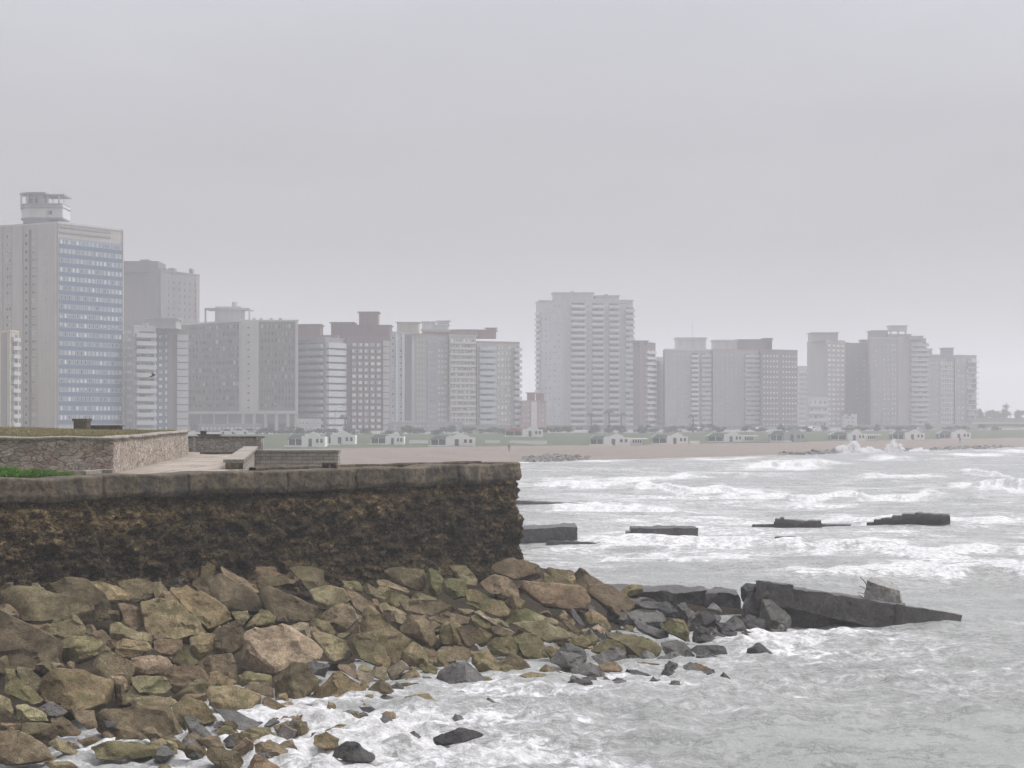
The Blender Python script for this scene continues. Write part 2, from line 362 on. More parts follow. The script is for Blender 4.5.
tag(link('sea', me), kind='structure')
del PC, DD, XX, PY, foam, field
# two bursts of spray where waves hit the rock groyne, and one small one
spray = M_plain('spray_white', (.80, .80, .80), 1, .05)
def burst(px, py_top, py_base, wpx, n, seed):
    D = DW(py_base); r = random.Random(seed); mb = MB(); H = (py_base-py_top)/F*D; W_ = wpx/F*D
    jets = [(r.uniform(-.8, .8), r.uniform(.35, 1), r.uniform(.10, .22)) for _ in range(9)]+[(0, 1, .2)]
    tet = [(0, 0, 1), (.94, 0, -.33), (-.47, .82, -.33), (-.47, -.82, -.33)]; fs = [(0, 1, 2), (0, 2, 3), (0, 3, 1), (1, 3, 2)]
    for i in range(n*5):
        c, hh, wd = r.choice(jets); f = r.random()**1.5; u = c+r.gauss(0, wd)*(1-.5*f); zz = H*hh*(1-abs(c)*.5)*f; s = (.26*(1-f)+.09)*r.uniform(.5, 1.2)
        cx, cy = X(px, D)+u*W_/2+zz*.10, D+r.gauss(0, .9)*(1-.4*f)
        mb.add([(cx+a*s, cy+b_*s, zz+c_*s-.05) for a, b_, c_ in tet], fs, spray)
    o = mb.build('foam'); tag(o, kind='stuff')
burst(852, 440, 452.5, 34, 900, 1); burst(893, 438, 451.5, 16, 420, 2); burst(920, 447, 451.5, 20, 200, 3); burst(868, 446, 452, 26, 400, 5)
# ================================================================ sea wall, promenade, terrace
wallface = None
def M_eroded():
    m, nt, b = mat_new('eroded_wall'); t = NT(nt); v = t.coord()
    n1 = t.noise(v, .55, 7, .65, .5); n2 = t.noise(v, 4.5, 8, .75, .3); n3 = t.noise(v, 17, 5, .75)
    c = t.ramp(n1, [(.36, (.066, .052, .030)), (.5, (.112, .087, .051)), (.64, (.158, .123, .074))])
    sx = t.n('ShaderNodeSeparateXYZ'); t.l(v, sx.inputs[0])
    zz = t.math('ADD', sx.outputs[2], t.math('MULTIPLY', t.math('SUBTRACT', n1, .5), 2.6))
    # ochre upper courses above the black tide band, rusty toe
    up = t.ramp(t.math('MULTIPLY', zz, .2), [(.30, (1.0, .90, .70)), (.48, (.76, .70, .57)), (.75, (.78, .73, .60)), (.95, (1.4, 1.28, 1.0))])
    c = t.mix(1, c, up, 'MULTIPLY')
    lay = t.noise(t.coord('Object', (.35, .35, 3.2)), 1.0, 5, .65, .4); c = t.mix(1, c, t.ramp(lay, [(.38, .6), (.5, 1), (.62, 1.35)]), 'MULTIPLY')
    c = t.mix(1, c, t.ramp(n2, [(.36, .62), (.5, .96), (.64, 1.4)]), 'MULTIPLY')
    c = t.mix(1, c, t.ramp(n3, [(.36, .6), (.54, 1.05), (.68, 1.8)]), 'MULTIPLY')
    vo = t.n('ShaderNodeTexVoronoi', feature='F1', i_Scale=2.6); t.l(v, vo.inputs['Vector'])
    sp = t.ramp(vo.outputs['Distance'], [(.0, 1), (.11, 1), (.15, 0)])
    sc_ = t.n('ShaderNodeSeparateColor'); t.l(vo.outputs['Color'], sc_.inputs[0])
    pick = t.ramp(sc_.outputs[0], [(.72, 0), (.76, 1)])
    c = t.mix(t.math('MULTIPLY', sp, pick), c, (.24, .20, .14))
    wv = t.n('ShaderNodeVectorMath', operation='MULTIPLY_ADD'); nn = t.n('ShaderNodeTexNoise', i_Scale=2.0, i_Detail=4.0); vz = t.coord('Object', (1, 1, 1.7))
    t.l(vz, nn.inputs['Vector']); t.l(nn.outputs['Color'], wv.inputs[0]); wv.inputs[1].default_value = (.7, .7, .7); t.l(vz, wv.inputs[2])
    vs2 = t.n('ShaderNodeTexVoronoi', feature='F1', i_Scale=3.4); vd = t.n('ShaderNodeTexVoronoi', feature='DISTANCE_TO_EDGE', i_Scale=3.4); t.l(wv.outputs[0], vs2.inputs['Vector']); t.l(wv.outputs[0], vd.inputs['Vector'])
    s3 = t.n('ShaderNodeSeparateColor'); t.l(vs2.outputs['Color'], s3.inputs[0]); edg = t.ramp(vd.outputs['Distance'], [(0, 0), (.09, 1)])
    c = t.mix(1, c, t.ramp(s3.outputs[0], [(0, .6), (.5, .95), (.8, 1.2), (1, 1.6)]), 'MULTIPLY'); c = t.mix(1, c, t.ramp(edg, [(0, .35), (1, 1.1)]), 'MULTIPLY')
    t.l(c, b.inputs['Base Color']); b.inputs['Roughness'].default_value = .9; b.inputs['Specular IOR Level'].default_value = .15
    hh = t.math('ADD', t.math('MULTIPLY', n2, .20), t.math('MULTIPLY', n3, .06)); hh = t.math('ADD', hh, t.math('MULTIPLY', edg, .07)); hh = t.math('ADD', hh, t.math('MULTIPLY', s3.outputs[0], .06))
    t.bump(hh, 1, 1.0, b)
    return m
eroded = M_eroded()
def M_coping():
    m, nt, b = mat_new('old_concrete'); t = NT(nt); v = t.coord(); v2 = t.coord('Object', (1, 1, .3))
    n1 = t.noise(v, .8, 7, .65, .4); n2 = t.noise(v, 6, 8, .75); n3 = t.noise(v2, 1.6, 6, .7, .5)
    c = t.ramp(n1, [(.36, (.075, .056, .032)), (.5, (.115, .090, .056)), (.64, (.17, .136, .088))])
    c = t.mix(1, c, t.ramp(n2, [(.36, .45), (.5, 1), (.64, 1.5)]), 'MULTIPLY')
    c = t.mix(t.ramp(n3, [(.48, 0), (.60, .85)]), c, (.042, .036, .026))
    c = t.mix(t.ramp(t.noise(v, 3.1, 6, .7), [(.6, 0), (.68, .5)]), c, (.12, .115, .06))
    t.l(c, b.inputs['Base Color']); b.inputs['Roughness'].default_value = .9
    t.bump(t.math('ADD', t.math('MULTIPLY', n2, .09), t.math('MULTIPLY', n3, .05)), 1, 1.0, b)
    return m
coping = M_coping()
A = np.array([X(0, 55), 55.]); B = np.array([X(519, 74), 74.]); DIR = (B-A)/np.linalg.norm(B-A); NRM = np.array([DIR[1], -DIR[0]])
A0 = A-DIR*9.0; END = B-NRM*3.2+DIR*.3
def sweep(name, path, prof, ds, dz, amp, seed, mat, parent, extra=None, zamp=0.0):
    """sweep a profile of (outward, z) points along a plan path, roughened"""
    pts = []; nr = []; S = []; s0 = 0
    for i in range(len(path)-1):
        p, q = np.array(path[i]), np.array(path[i+1]); L = np.linalg.norm(q-p); d = (q-p)/L; n = np.array([d[1], -d[0]])
        for tt in np.linspace(0, L, max(2, int(L/ds)), endpoint=False): pts.append(p+d*tt); nr.append(n); S.append(s0+tt)
        s0 += L
    pts.append(np.array(path[-1])); nr.append(nr[-1]); S.append(s0); pts, nr, S = np.array(pts), np.array(nr), np.array(S)
    k = max(1, int(.22/ds)); pad = np.pad(nr, ((k, k), (0, 0)), 'edge'); nr = np.stack([np.convolve(pad[:, j], np.ones(2*k+1)/(2*k+1), 'valid') for j in (0, 1)], -1)
    nr /= np.linalg.norm(nr, axis=1)[:, None]
    pr = []
    for (o0, z0), (o1, z1) in zip(prof[:-1], prof[1:]):
        n_ = max(1, int(math.hypot(o1-o0, z1-z0)/dz))
        for j in range(n_): pr.append((o0+(o1-o0)*j/n_, z0+(z1-z0)*j/n_))
    pr.append(prof[-1]); pr = np.array(pr)
    O, SS = np.meshgrid(pr[:, 0], S, indexing='ij'); Z_ = np.meshgrid(pr[:, 1], S, indexing='ij')[0]
    PX_, PY_ = pts[:, 0][None, :]+0*O, pts[:, 1][None, :]+0*O
    d = amp*(fbm(PX_*1.2, PY_*1.2, Z_*1.5, seed, 5, .58)+.35*fbm(PX_*5, PY_*5, Z_*5, seed+3, 3))
    if extra: d = d+extra(SS, Z_, s0)
    oo = O+d; zz = Z_+zamp*fbm(PX_*.8, PY_*.8, Z_*0, seed+9, 4)
    V = np.stack([PX_+nr[:, 0]*oo, PY_+nr[:, 1]*oo, zz], -1).reshape(-1, 3)
    return link(name, np_mesh(name, V, grid_faces(len(pr), len(S)), mat), parent)
sw = empty('sea_wall', (A[0], A[1], 0), 'long eroded dark brown sea wall with broken coping, standing above the boulders', 'sea wall')
sw.location = (0, 0, 0)
LB = float(np.linalg.norm(B-A0))
def ero(S, Zz, tot):
    near = sstep(3.0, .2, np.abs(S-LB))
    return -.26*sstep(4.75, 5.2, Zz)*(.7+.3*vn(S*1.3, Zz*0, 6.6, 31))*(1-.7*near)+.14*near+near*(.22*fbm(S*.8, Zz*1.5, 7.7, 91, 4))+.13*np.abs(fbm(S*2.1, Zz*2.6, 1.3, 93, 4, .6))+.10*sstep(.1, .5, vn(S*3.3, Zz*3.9, 4.4, 97))-.16*sstep(.35, .75, vn(S*1.6, Zz*2.3, 2.2, 98))-.12*near*sstep(3.4, 1.8, Zz)+.25*sstep(2.6, 1.2, Zz)*(1-near)
sweep('wall_face', [A0, B, END], [(-.5, -.6), (.10, 1.2), (-.02, 3.0), (-.12, 4.6), (-.18, 5.30), (-1.4, 5.34)], .04, .042, .15, 5, eroded, sw, ero)
def cop(S, Zz, tot):
    j = 0
    for q in (LB-3.9, LB-9.7, LB-13.2, LB-17.9, LB-21.5): j = j-.10*np.exp(-((S-q-.1*vn(Zz*3, Zz*0, q))/.045)**2)
    return j-.10*sstep(5.42, 5.2, Zz)*(.5+.5*vn(S*.9, Zz*0, 2.2, 8))
sweep('coping', [A0, B, END], [(-1.45, 5.27), (.06, 5.22), (.10, 5.42), (.05, 5.97), (-.02, 6.02), (-1.5, 6.02), (-1.55, 5.3)], .04, .05, .055, 15, coping, sw, cop, .05)
# raised kerb along the seaward back edge of the wall top
k0, k1 = B-DIR*13.5-NRM*1.5, B-DIR*.8-NRM*1.5
sweep('kerb', [k0, k1], [(-.5, 5.9), (0, 5.95), (.02, 6.11), (-.35, 6.12), (-.5, 5.9)], .1, .1, .02, 25, coping, sw, None, .02)

def M_paving():
    m, nt, b = mat_new('paving'); t = NT(nt); v = t.coord(); q = t.n('ShaderNodeTexBrick', i_Scale=1.0); t.l(v, q.inputs['Vector'])
    q.inputs['Brick Width'].default_value = 2.6; q.inputs['Row Height'].default_value = 2.6; q.inputs['Mortar Size'].default_value = .05; q.offset = 0
    q.inputs['Color1'].default_value = (.30, .255, .205, 1); q.inputs['Color2'].default_value = (.36, .31, .25, 1); q.inputs['Mortar'].default_value = (.17, .14, .11, 1)
    c = t.mix(1, q.outputs['Color'], t.ramp(t.noise(v, .5, 7, .7), [(.38, .72), (.62, 1.15)]), 'MULTIPLY'); c = t.mix(1, c, t.ramp(t.noise(v, 6, 5, .7), [(.36, .8), (.64, 1.15)]), 'MULTIPLY')
    t.l(c, b.inputs['Base Color']); b.inputs['Roughness'].default_value = .9; return m
paving = M_paving()
def sheet(name, poly, z, mat, n=60, m_=60, amp=.02, zf=None, kind='structure', skirt=True):
    """bilinear sheet over a four-cornered plan"""
    p = [np.array(q, float) for q in poly]; U, V_ = np.meshgrid(np.linspace(0, 1, n), np.linspace(0, 1, m_))
    P_ = ((1-U)*(1-V_))[..., None]*p[0]+(U*(1-V_))[..., None]*p[1]+(U*V_)[..., None]*p[2]+((1-U)*V_)[..., None]*p[3]
    ZZ = z+amp*fbm(P_[..., 0]*.9, P_[..., 1]*.9, 0, 3, 4)+(zf(P_[..., 0], P_[..., 1], U, V_) if zf else 0)
    o = link(name, np_mesh(name, np.concatenate([P_, ZZ[..., None]], -1).reshape(-1, 3), grid_faces(m_, n), mat)); return tag(o, kind=kind) if kind else o
wb = lambda px, back: (lambda D: np.array([X(px, D), D])-NRM*back)(1/(1/55+(1/74-1/55)*px/519))
pn0, pn1 = np.array([X(229, 67.0), 67.0]), np.array([X(248, 98), 98.])
sheet('promenade', [A0-NRM*1.5, wb(264, 1.5), (X(253, 101), 101), (-45, 101)], 5.98, paving, 90, 90, .015)
sheet('ground', [(-60, 100.9), (X(262, 101), 101), (X(250, 250), 250), (-120, 250)], 5.0, lawn, 40, 40, .1)
sandy = M_ground('sunken', (.20, .16, .11), (.27, .22, .16), 1, .05)
sheet('ground', [wb(222, 1.4), END-NRM*.2-DIR*1.2, (X(338, 96), 96), (X(250, 98), 98)], 2.6, sandy, 40, 40, .15, lambda x, y, U, V_: -2.2*U)
# faint paving joints are real slabs: two slightly raised bands across the promenade
cap_m = M_ground('light_cap', (.25, .225, .19), (.36, .33, .29), 1.6, .02, (.17, .15, .12))
stone_l = M_masonry('pale_rubble', [(.30, .275, .23), (.45, .39, .31), (.37, .30, .235), (.52, .47, .39), (.30, .22, .185), (.41, .36, .295)], (.12, .10, .08), 3.0, (1, 1, 1.7))
stone_g = M_masonry('grey_rubble', [(.27, .255, .225), (.36, .34, .30), (.31, .28, .24), (.41, .38, .33)], (.12, .11, .10), 2.8, (1, 1, 1.7))
courses = M_brick('grey_courses', (.38, .345, .29), (.28, .255, .215), (.17, .15, .125), .6, .2)
tw = empty('stone_wall', (0, 0, 0), 'low rubble stone retaining wall with a thin pale cap, holding up the grassy terrace', 'stone wall')
T0, T1, T2, T3 = (X(-420, 61), 61.), (X(113, 61.5), 61.5), (X(184, 89), 89.), (X(188, 97), 97.)
def twz(S, Zz, tot): return 0*S
sweep('wall_face', [T0, T1, T2, T3], [(.03, 5.9), (0, 7.22)], .12, .06, .035, 35, stone_l, tw)
sweep('cap', [T0, T1, T2, T3], [(-.1, 7.2), (.07, 7.21), (.09, 7.30), (-.05, 7.33), (-.5, 7.32)], .15, .06, .015, 36, cap_m, tw, None, .02)
dry = M_ground('dry_grass', (.23, .20, .105), (.30, .265, .15), .8, .10, (.17, .19, .08))
def terr(x, y, U, V_):
    e = sstep(0, .55, V_)*sstep(1.0, .55, U); return .36*e*(.4+.6*sstep(1.02, .3, U))+.0*x
grassy = sheet('grass_terrace', [(T0[0], T0[1]+.4), (T1[0]-.35, T1[1]+.3), (T3[0]-.4, T3[1]), (-60, 112)], 7.29, dry, 120, 120, .02, terr)
# grass blades along the skyline and the front of the terrace
def blades(name, fn, n, hgt, wd, mat, seed, kind='stuff', lean=.5):
    r = np.random.default_rng(seed); P_ = fn(r, n); n = len(P_); a = r.uniform(0, 6.28, n); hh = hgt*r.uniform(.5, 1.3, n); ww = wd*r.uniform(.6, 1.4, n)
    dx, dy = np.cos(a)*ww/2, np.sin(a)*ww/2; lx, ly = r.normal(0, lean, n)*hh, r.normal(0, lean, n)*hh
    V = np.stack([np.stack([P_[:, 0]-dx, P_[:, 1]-dy, P_[:, 2]-.02], -1), np.stack([P_[:, 0]+dx, P_[:, 1]+dy, P_[:, 2]-.02], -1), np.stack([P_[:, 0]+lx, P_[:, 1]+ly, P_[:, 2]+hh], -1)], 1).reshape(-1, 3)
    o = link(name, np_mesh(name, V, np.arange(3*n).reshape(-1, 3), mat, False)); return tag(o, kind=kind)
def terr_pts(r, n):
    co_ = np.empty(len(grassy.data.vertices)*3, np.float32); grassy.data.vertices.foreach_get('co', co_); co_ = co_.reshape(-1, 3)
    q = co_[r.integers(0, len(co_), n)].astype(float); q[:, :2] += r.normal(0, .25, (n, 2)); 
    pxx = CX+F*q[:, 0]/q[:, 1]; return q[(pxx > -60) & (q[:, 1] < 110) & (q[:, 1] > 62)]
blades('grass', terr_pts, 70000, .07, .035, dry, 4)
# bright green ground cover in the bed between the terrace wall and the sea wall
gc = M_ground('ground_cover', (.085, .20, .018), (.13, .28, .04), 2, .05, (.07, .15, .015))
sheet('planting_bed', [A0-NRM*1.6, wb(62, 1.6), (X(72, 60.5), 60.5), (T0[0], T0[1]-.4)], 6.0, M_ground('bed_soil', (.16, .12, .075), (.22, .17, .11), 1, .05), 60, 30, .03)
def gcp(r, n):
    px = r.uniform(-120, 74, n); tt = r.random(n); D0 = 1/(1/55+(1/74-1/55)*px/519)+1.6; D1 = 60.2+0*px
    D = D0+(D1-D0)*tt**.8; mx = np.clip((74-px)/75, 0, 1)*.42; keep = r.random(n) < np.clip((74-px)/14, 0, 1)
    z = 6.0+mx*np.sin(np.clip(tt*.9+.1, 0, 1)*3.1)*(.65+.35*vn(px/7, D*1.5, 0, 3))*r.uniform(.35, 1, n)
    return np.stack([X(px, D), D, z], -1)[keep & (D1 > D0)]
blades('ground_cover', gcp, 60000, .07, .06, gc, 5, 'stuff', .9)
# small pale kerbs where the planting bed ends
kb = MB(); Dk = 57.9
kb.prism([(X(82, 58.6), 58.6), (X(100, 60.7), 60.7), (X(114, 60.9), 60.9), (X(112, 60.2), 60.2), (X(102, 60.1), 60.1), (X(86, 58.4), 58.4)], 5.97, 6.17, cap_m)
tag(kb.build('kerb'), kind='structure')
kb = MB(); kb.prism([(X(68, 60.9), 60.9), (X(99, 60.95), 60.95), (X(99, 60.7), 60.7), (X(68, 60.6), 60.6)], 5.97, 6.12, cap_m); tag(kb.build('kerb'), kind='structure')
# parapet along the promenade's seaward side
pw = empty('parapet', (0, 0, 0), 'low dark brick parapet with a broad pale cap, running back along the promenade edge', 'parapet')
pd = (pn1-pn0)/np.linalg.norm(pn1-pn0); pnrm = np.array([pd[1], -pd[0]])
def obox(mb, p, q, wl, wr, z0, z1, mat, z2=None):
    d = (q-p)/np.linalg.norm(q-p); n = np.array([d[1], -d[0]]); return mb.prism([tuple(p-n*wl), tuple(p+n*wr), tuple(q+n*wr), tuple(q-n*wl)], z0, z1, mat)
mb = MB(); obox(mb, pn0, pn1, .05, .4, 3.2, 6.24, courses); mb.build('wall_body', pw)
mb = MB(); obox(mb, pn0-pd*.15, pn1, .22, .58, 6.24, 6.37, cap_m); mb.build('cap', pw)
mb = MB(); e0 = pn0-pd*.5; obox(mb, e0, e0+pd*.45, .12, .55, 6.0, 6.24, coping); mb.build('end_block', pw)
# far low walls
W2 = empty('stone_wall', (X(222, 101), 101, 6), 'grey squared stone wall with a brown cap at the far end of the promenade', 'stone wall')
D2 = 101.0; W2.location = (0, 0, 0)
mb = MB(); mb.extr([(X(176, D2), 5.8), (X(265, D2), 5.0), (X(262, D2), Z(438, D2)), (X(176, D2), Z(438, D2))], D2, D2+.7, stone_g); mb.build('wall_body', W2)
mb = MB(); mb.box(X(176, D2), X(263, D2), D2-.08, D2+.8, Z(438, D2), Z(436.3, D2), coping); mb.build('cap', W2)
mb = MB(); mb.box(X(193, D2), X(196, D2), D2-.2, D2, 5.8, Z(438, D2), stone_g); mb.build('pier', W2)
mb = MB(); mb.box(X(257, D2), X(262, D2), D2-.25, D2, 5.2, Z(437, D2), stone_g); mb.build('pier', W2)
D3 = 96.5
W3 = empty('block_wall', (0, 0, 0), 'low wall of weathered grey block courses ending square, behind the sea wall coping', 'block wall')
mb = MB(); mb.box(X(249, D3), X(338, D3), D3, D3+1.5, 3.0, Z(461, D3), courses); mb.build('wall_body', W3)
mb = MB(); mb.box(X(252, D3), X(337.6, D3), D3+.35, D3+1.5, Z(461, D3), Z(451.8, D3), courses); mb.build('upper_course', W3)
mb = MB(); mb.box(X(251, D3), X(338.4, D3), D3+.25, D3+1.6, Z(451.8, D3), Z(450.2, D3), cap_m); mb.build('cap', W3)
# brown kerb step at the head of the promenade
mb = MB(); mb.box(X(200, 95), X(243, 95), 95, 96, 5.9, 6.1, coping); o = mb.build('kerb'); tag(o, kind='structure')
# small stone blocks
def block(name, px0, px1, y0, y1, D, label, cat, dep=1.0, legs=False, mat=None):
    r = empty(name, (X((px0+px1)/2, D), D, Z(y1, D)), label, cat); w_ = (px1-px0)/F*D/2; h_ = (y1-y0)/F*D; mat = mat or coping
    mb = MB()
    if legs:
        mb.box(-w_, w_, 0, dep, h_*.55, h_, mat); mb.build('slab', r)
        for s in (-1, 1): q = MB(); q.box(s*w_*.62-.12, s*w_*.62+.12, .1, dep-.1, -.1, h_*.55, mat); q.build('leg', r)
    else:
        mb.box(-w_*.86, w_*.86, 0, dep, -.2, h_*.72, mat); mb.build('block', r)
        q = MB(); q.box(-w_, w_, -.06, dep+.06, h_*.72, h_, mat); q.build('slab', r)
    return r
block('stone_bench', 322, 336, 462.6, 468.9, 66.5, 'small dark stone bench standing on the sea wall top before the block wall', 'stone bench', .6, True)
block('stone_plinth', 72.5, 87.5, 418.6, 428, 96, 'squat brown stone plinth standing on the grass terrace skyline', 'plinth', 1.0, False)
block('stone_slab', 87.5, 120, 425.3, 429.5, 97, 'long low dark stone slab lying on the grass beside the plinth', 'stone slab', 1.2, False)
block('stone_slab', 197, 219, 434.2, 437.5, 103, 'flat brown stone slab lying on top of the far grey wall', 'stone slab', 1.2, False)
block('stone_block', 200, 206, 431, 434.3, 103.4, 'tiny brown stone block set upon the flat slab of the far wall', 'stone block', .4, False)
block('stone_block', 140, 144, 430.2, 432.5, 96, 'tiny dark stone poking out of the grass terrace near its far end', 'stone block', .4, False)

# ================================================================ rocks
RM = {
 'br': M_rock('rock_brown', (0.138, 0.108, 0.065), (0.244, 0.194, 0.121), (0.105, 0.091, 0.047), .2),
 'ol': M_rock('rock_olive', (0.161, 0.133, 0.073), (0.283, 0.239, 0.139), (0.144, 0.133, 0.062), .3),
 'tan': M_rock('rock_pale', (0.237, 0.196, 0.134), (0.391, 0.327, 0.228), (0.151, 0.131, 0.079), .05),
 'dk': M_rock('rock_dark', (.020, .018, .016), (.05, .045, .039), None, 0, .4, .2, True),
 'gy': M_rock('rock_grey', (.058, .055, .048), (.125, .119, .105), None, 0, .5, .2, True),
 'gr': M_rock('rock_green', (0.149, 0.131, 0.070), (0.246, 0.215, 0.121), (0.119, 0.125, 0.050), .4),
 'rd': M_rock('rock_red', (0.150, 0.115, 0.070), (0.260, 0.203, 0.129), (0.113, 0.094, 0.048), .1),
 'pg': M_rock('rock_palegreen', (0.207, 0.179, 0.103), (0.325, 0.286, 0.169), (0.134, 0.131, 0.063), .3),
 'yg': M_rock('rock_ochre', (0.132, 0.112, 0.057), (0.222, 0.191, 0.101), (0.120, 0.115, 0.048), .35)}
ADJ = {'br': 'brown', 'ol': 'olive', 'tan': 'pale tan', 'dk': 'wet black', 'gy': 'dark grey', 'gr': 'greenish', 'rd': 'reddish brown', 'pg': 'pale green', 'yg': 'ochre'}
def ico(sub):
    import bmesh
    bm = bmesh.new(); bmesh.ops.create_icosphere(bm, subdivisions=sub, radius=1); bm.verts.ensure_lookup_table()
    V = np.array([v.co[:] for v in bm.verts]); Fc = np.array([[v.index for v in f.verts] for f in bm.faces]); bm.free(); return V, Fc
ICO = {k: ico(k) for k in (3, 4, 5)}
def rock_mesh(hull2, depth, seed, mat, sub=4, chips=2):
    """angular quarried stone: planes through an outline in metres, leaning front and back, then chipped and roughened"""
    import bmesh
    r = random.Random(seed*7+1); Pl = []; n = len(hull2); w0 = -depth*.12
    xs_, ys_ = [q[0] for q in hull2], [q[1] for q in hull2]; size = max(max(xs_)-min(xs_), max(ys_)-min(ys_), depth)
    for i in range(n):
        a, c = np.array(hull2[i]), np.array(hull2[(i+1) % n]); e = c-a; L = np.linalg.norm(e)
        if L < .06*size: continue
        nn = np.array([e[1], -e[0]])/L
        if nn @ ((a+c)/2) < 0: nn = -nn
        m = (a+c)/2; up = nn[1]
        tz = r.uniform(.5, 1.5) if up > .45 else (r.uniform(.12, .7) if up > -.3 else r.uniform(-.05, .30))
        Pl.append(((m[0], -w0, m[1]), (nn[0], -tz, nn[1]))); Pl.append(((m[0], -w0, m[1]), (nn[0], r.uniform(.25, .9), nn[1])))
    for _ in range(2): Pl.append(((0, -depth*r.uniform(.42, .60), 0), (r.uniform(-.6, .6), -1, r.uniform(-.35, .45))))
    Pl.append(((0, depth*r.uniform(.45, .6), 0), (r.uniform(-.3, .3), 1, r.uniform(-.2, .4))))
    Pl = [(np.array(p), np.array(q)/np.linalg.norm(q)) for p, q in Pl]
    bm = bmesh.new(); bmesh.ops.create_cube(bm, size=size*2.6)
    def cut(p, q):
        g = bm.verts[:]+bm.edges[:]+bm.faces[:]
        res = bmesh.ops.bisect_plane(bm, geom=g, plane_co=p, plane_no=q, clear_outer=True, dist=1e-4)
        ed = [x for x in res['geom_cut'] if isinstance(x, bmesh.types.BMEdge)]
        if len(ed) > 2:
            try: bmesh.ops.contextual_create(bm, geom=ed)
            except Exception: pass
    for p, q in Pl: cut(p, q)
    for _ in range(chips):                          # knocked-off corners
        q = Vector((r.gauss(0, 1), -abs(r.gauss(0, .9)), r.gauss(.2, 1))).normalized()
        sup = max((v.co.dot(q) for v in bm.verts), default=0); cut(q*sup*r.uniform(.80, .94), q)
    for v in bm.verts: pass
    bmesh.ops.remove_doubles(bm, verts=bm.verts[:], dist=.02*size)
    try: bmesh.ops.bevel(bm, geom=bm.edges[:], offset=.018*size, segments=1, affect='EDGES', clamp_overlap=True)
    except Exception: pass
    bmesh.ops.triangulate(bm, faces=bm.faces[:])
    for it in range(5 if sub > 3 else 2):
        lim = max(.05*size, .045); eds = [e for e in bm.edges if e.calc_length() > lim*1.6]
        if not eds or len(bm.faces) > 9000: break
        bmesh.ops.subdivide_edges(bm, edges=eds, cuts=1); bmesh.ops.triangulate(bm, faces=[f for f in bm.faces if len(f.verts) > 3])
    bm.verts.ensure_lookup_table(); bm.normal_update()
    P_ = np.array([v.co[:] for v in bm.verts]); N_ = np.array([v.normal[:] for v in bm.verts]); f = 1/max(size, .4); s_ = seed*3.7
    d = .022*size*fbm(P_[:, 0]*2.2*f+s_, P_[:, 1]*2.2*f, P_[:, 2]*2.2*f, 3, 4, .62)-.03*size*sstep(.05, .12, vn(P_[:, 0]*3*f+s_, P_[:, 1]*3*f, P_[:, 2]*5*f, 19))+.006*size*vn(P_[:, 0]*14*f+s_, P_[:, 1]*14*f, P_[:, 2]*14*f, 29)
    P_ = P_+N_*d[:, None]
    for v, q in zip(bm.verts, P_): v.co = q
    bm.normal_update()
    for fc in bm.faces: fc.smooth = True
    for e in bm.edges:
        if len(e.link_faces) == 2: e.smooth = e.calc_face_angle(0) < .42
    me = bpy.data.meshes.new('rock'); bm.to_mesh(me); bm.free(); me.materials.append(mat); return me
def hull(pts):
    pts = sorted(set(map(tuple, pts)))
    def half(ps):
        h_ = []
        for q in ps:
            while len(h_) > 1 and (h_[-1][0]-h_[-2][0])*(q[1]-h_[-2][1])-(h_[-1][1]-h_[-2][1])*(q[0]-h_[-2][0]) <= 0: h_.pop()
            h_.append(q)
        return h_
    a, c = half(pts), half(pts[::-1]); return a[:-1]+c[:-1]
# slope: crest (wall foot) and toe (waterline) by picture column
CRP = [(-300, 600, 48), (0, 588, 55), (130, 574, 58.9), (520, 562, 74), (560, 566, 73.5), (620, 586, 71.5), (700, 596, 68.7), (760, 604, 67.2), (830, 612, 66)]
TOP_ = [(-300, 800), (0, 772), (100, 745), (250, 735), (330, 718), (420, 704), (500, 697), (600, 690), (650, 680), (720, 655), (780, 636), (830, 625)]
def crest(px):
    y = np.interp(px, [a for a, _, _ in CRP], [b_ for _, b_, _ in CRP]); D = np.interp(px, [a for a, _, _ in CRP], [c for _, _, c in CRP]); return y, D, Z(y, D)
def slope_D(px, py):
    yc, Dc, zc = crest(px); yt = np.interp(px, [a for a, _ in TOP_], [b_ for _, b_ in TOP_]); Dt = DW(yt); zt = -.05
    tt = ((zc-CH)*F+(py-HY)*Dc)/((zc-zt)*F-(py-HY)*(Dt-Dc)); tt = np.clip(tt, -.05, 1)
    return (Dc+tt*(Dt-Dc), zc+tt*(zt-zc)) if py <= yt else (DW(py), 0.)
# ground below the stones
pxs = np.linspace(-380, 800, 240); tts = np.linspace(-.12, 1.25, 50); PXg, TTg = np.meshgrid(pxs, tts)
Yc = np.interp(PXg, [a for a, _, _ in CRP], [b_ for _, b_, _ in CRP]); Dc = np.interp(PXg, [a for a, _, _ in CRP], [c for _, _, c in CRP]); Zc = Z(Yc, Dc); Dt = DW(np.interp(PXg, [a for a, _ in TOP_], [b_ for _, b_ in TOP_]))
Dg = Dc+TTg*(Dt-Dc); Zg = Zc+TTg*(-Zc)-.55+.18*fbm(X(PXg, Dg)*1.1, Dg*1.1, 0, 55, 4); XG = X(PXg, Dg)
tag(link('shore_ground', np_mesh('shore_ground', np.stack([XG, Dg, Zg], -1).reshape(-1, 3), grid_faces(50, 240), M_ground('rubble_soil', (.035, .028, .018), (.07, .055, .036), 3, .08))), kind='structure')

REG = {'A': (0, 550), 'B': (0, 648), 'C': (150, 550), 'D': (150, 648), 'E': (300, 550), 'F': (300, 648), 'G': (450, 550), 'H': (450, 618), 'I': (600, 570)}
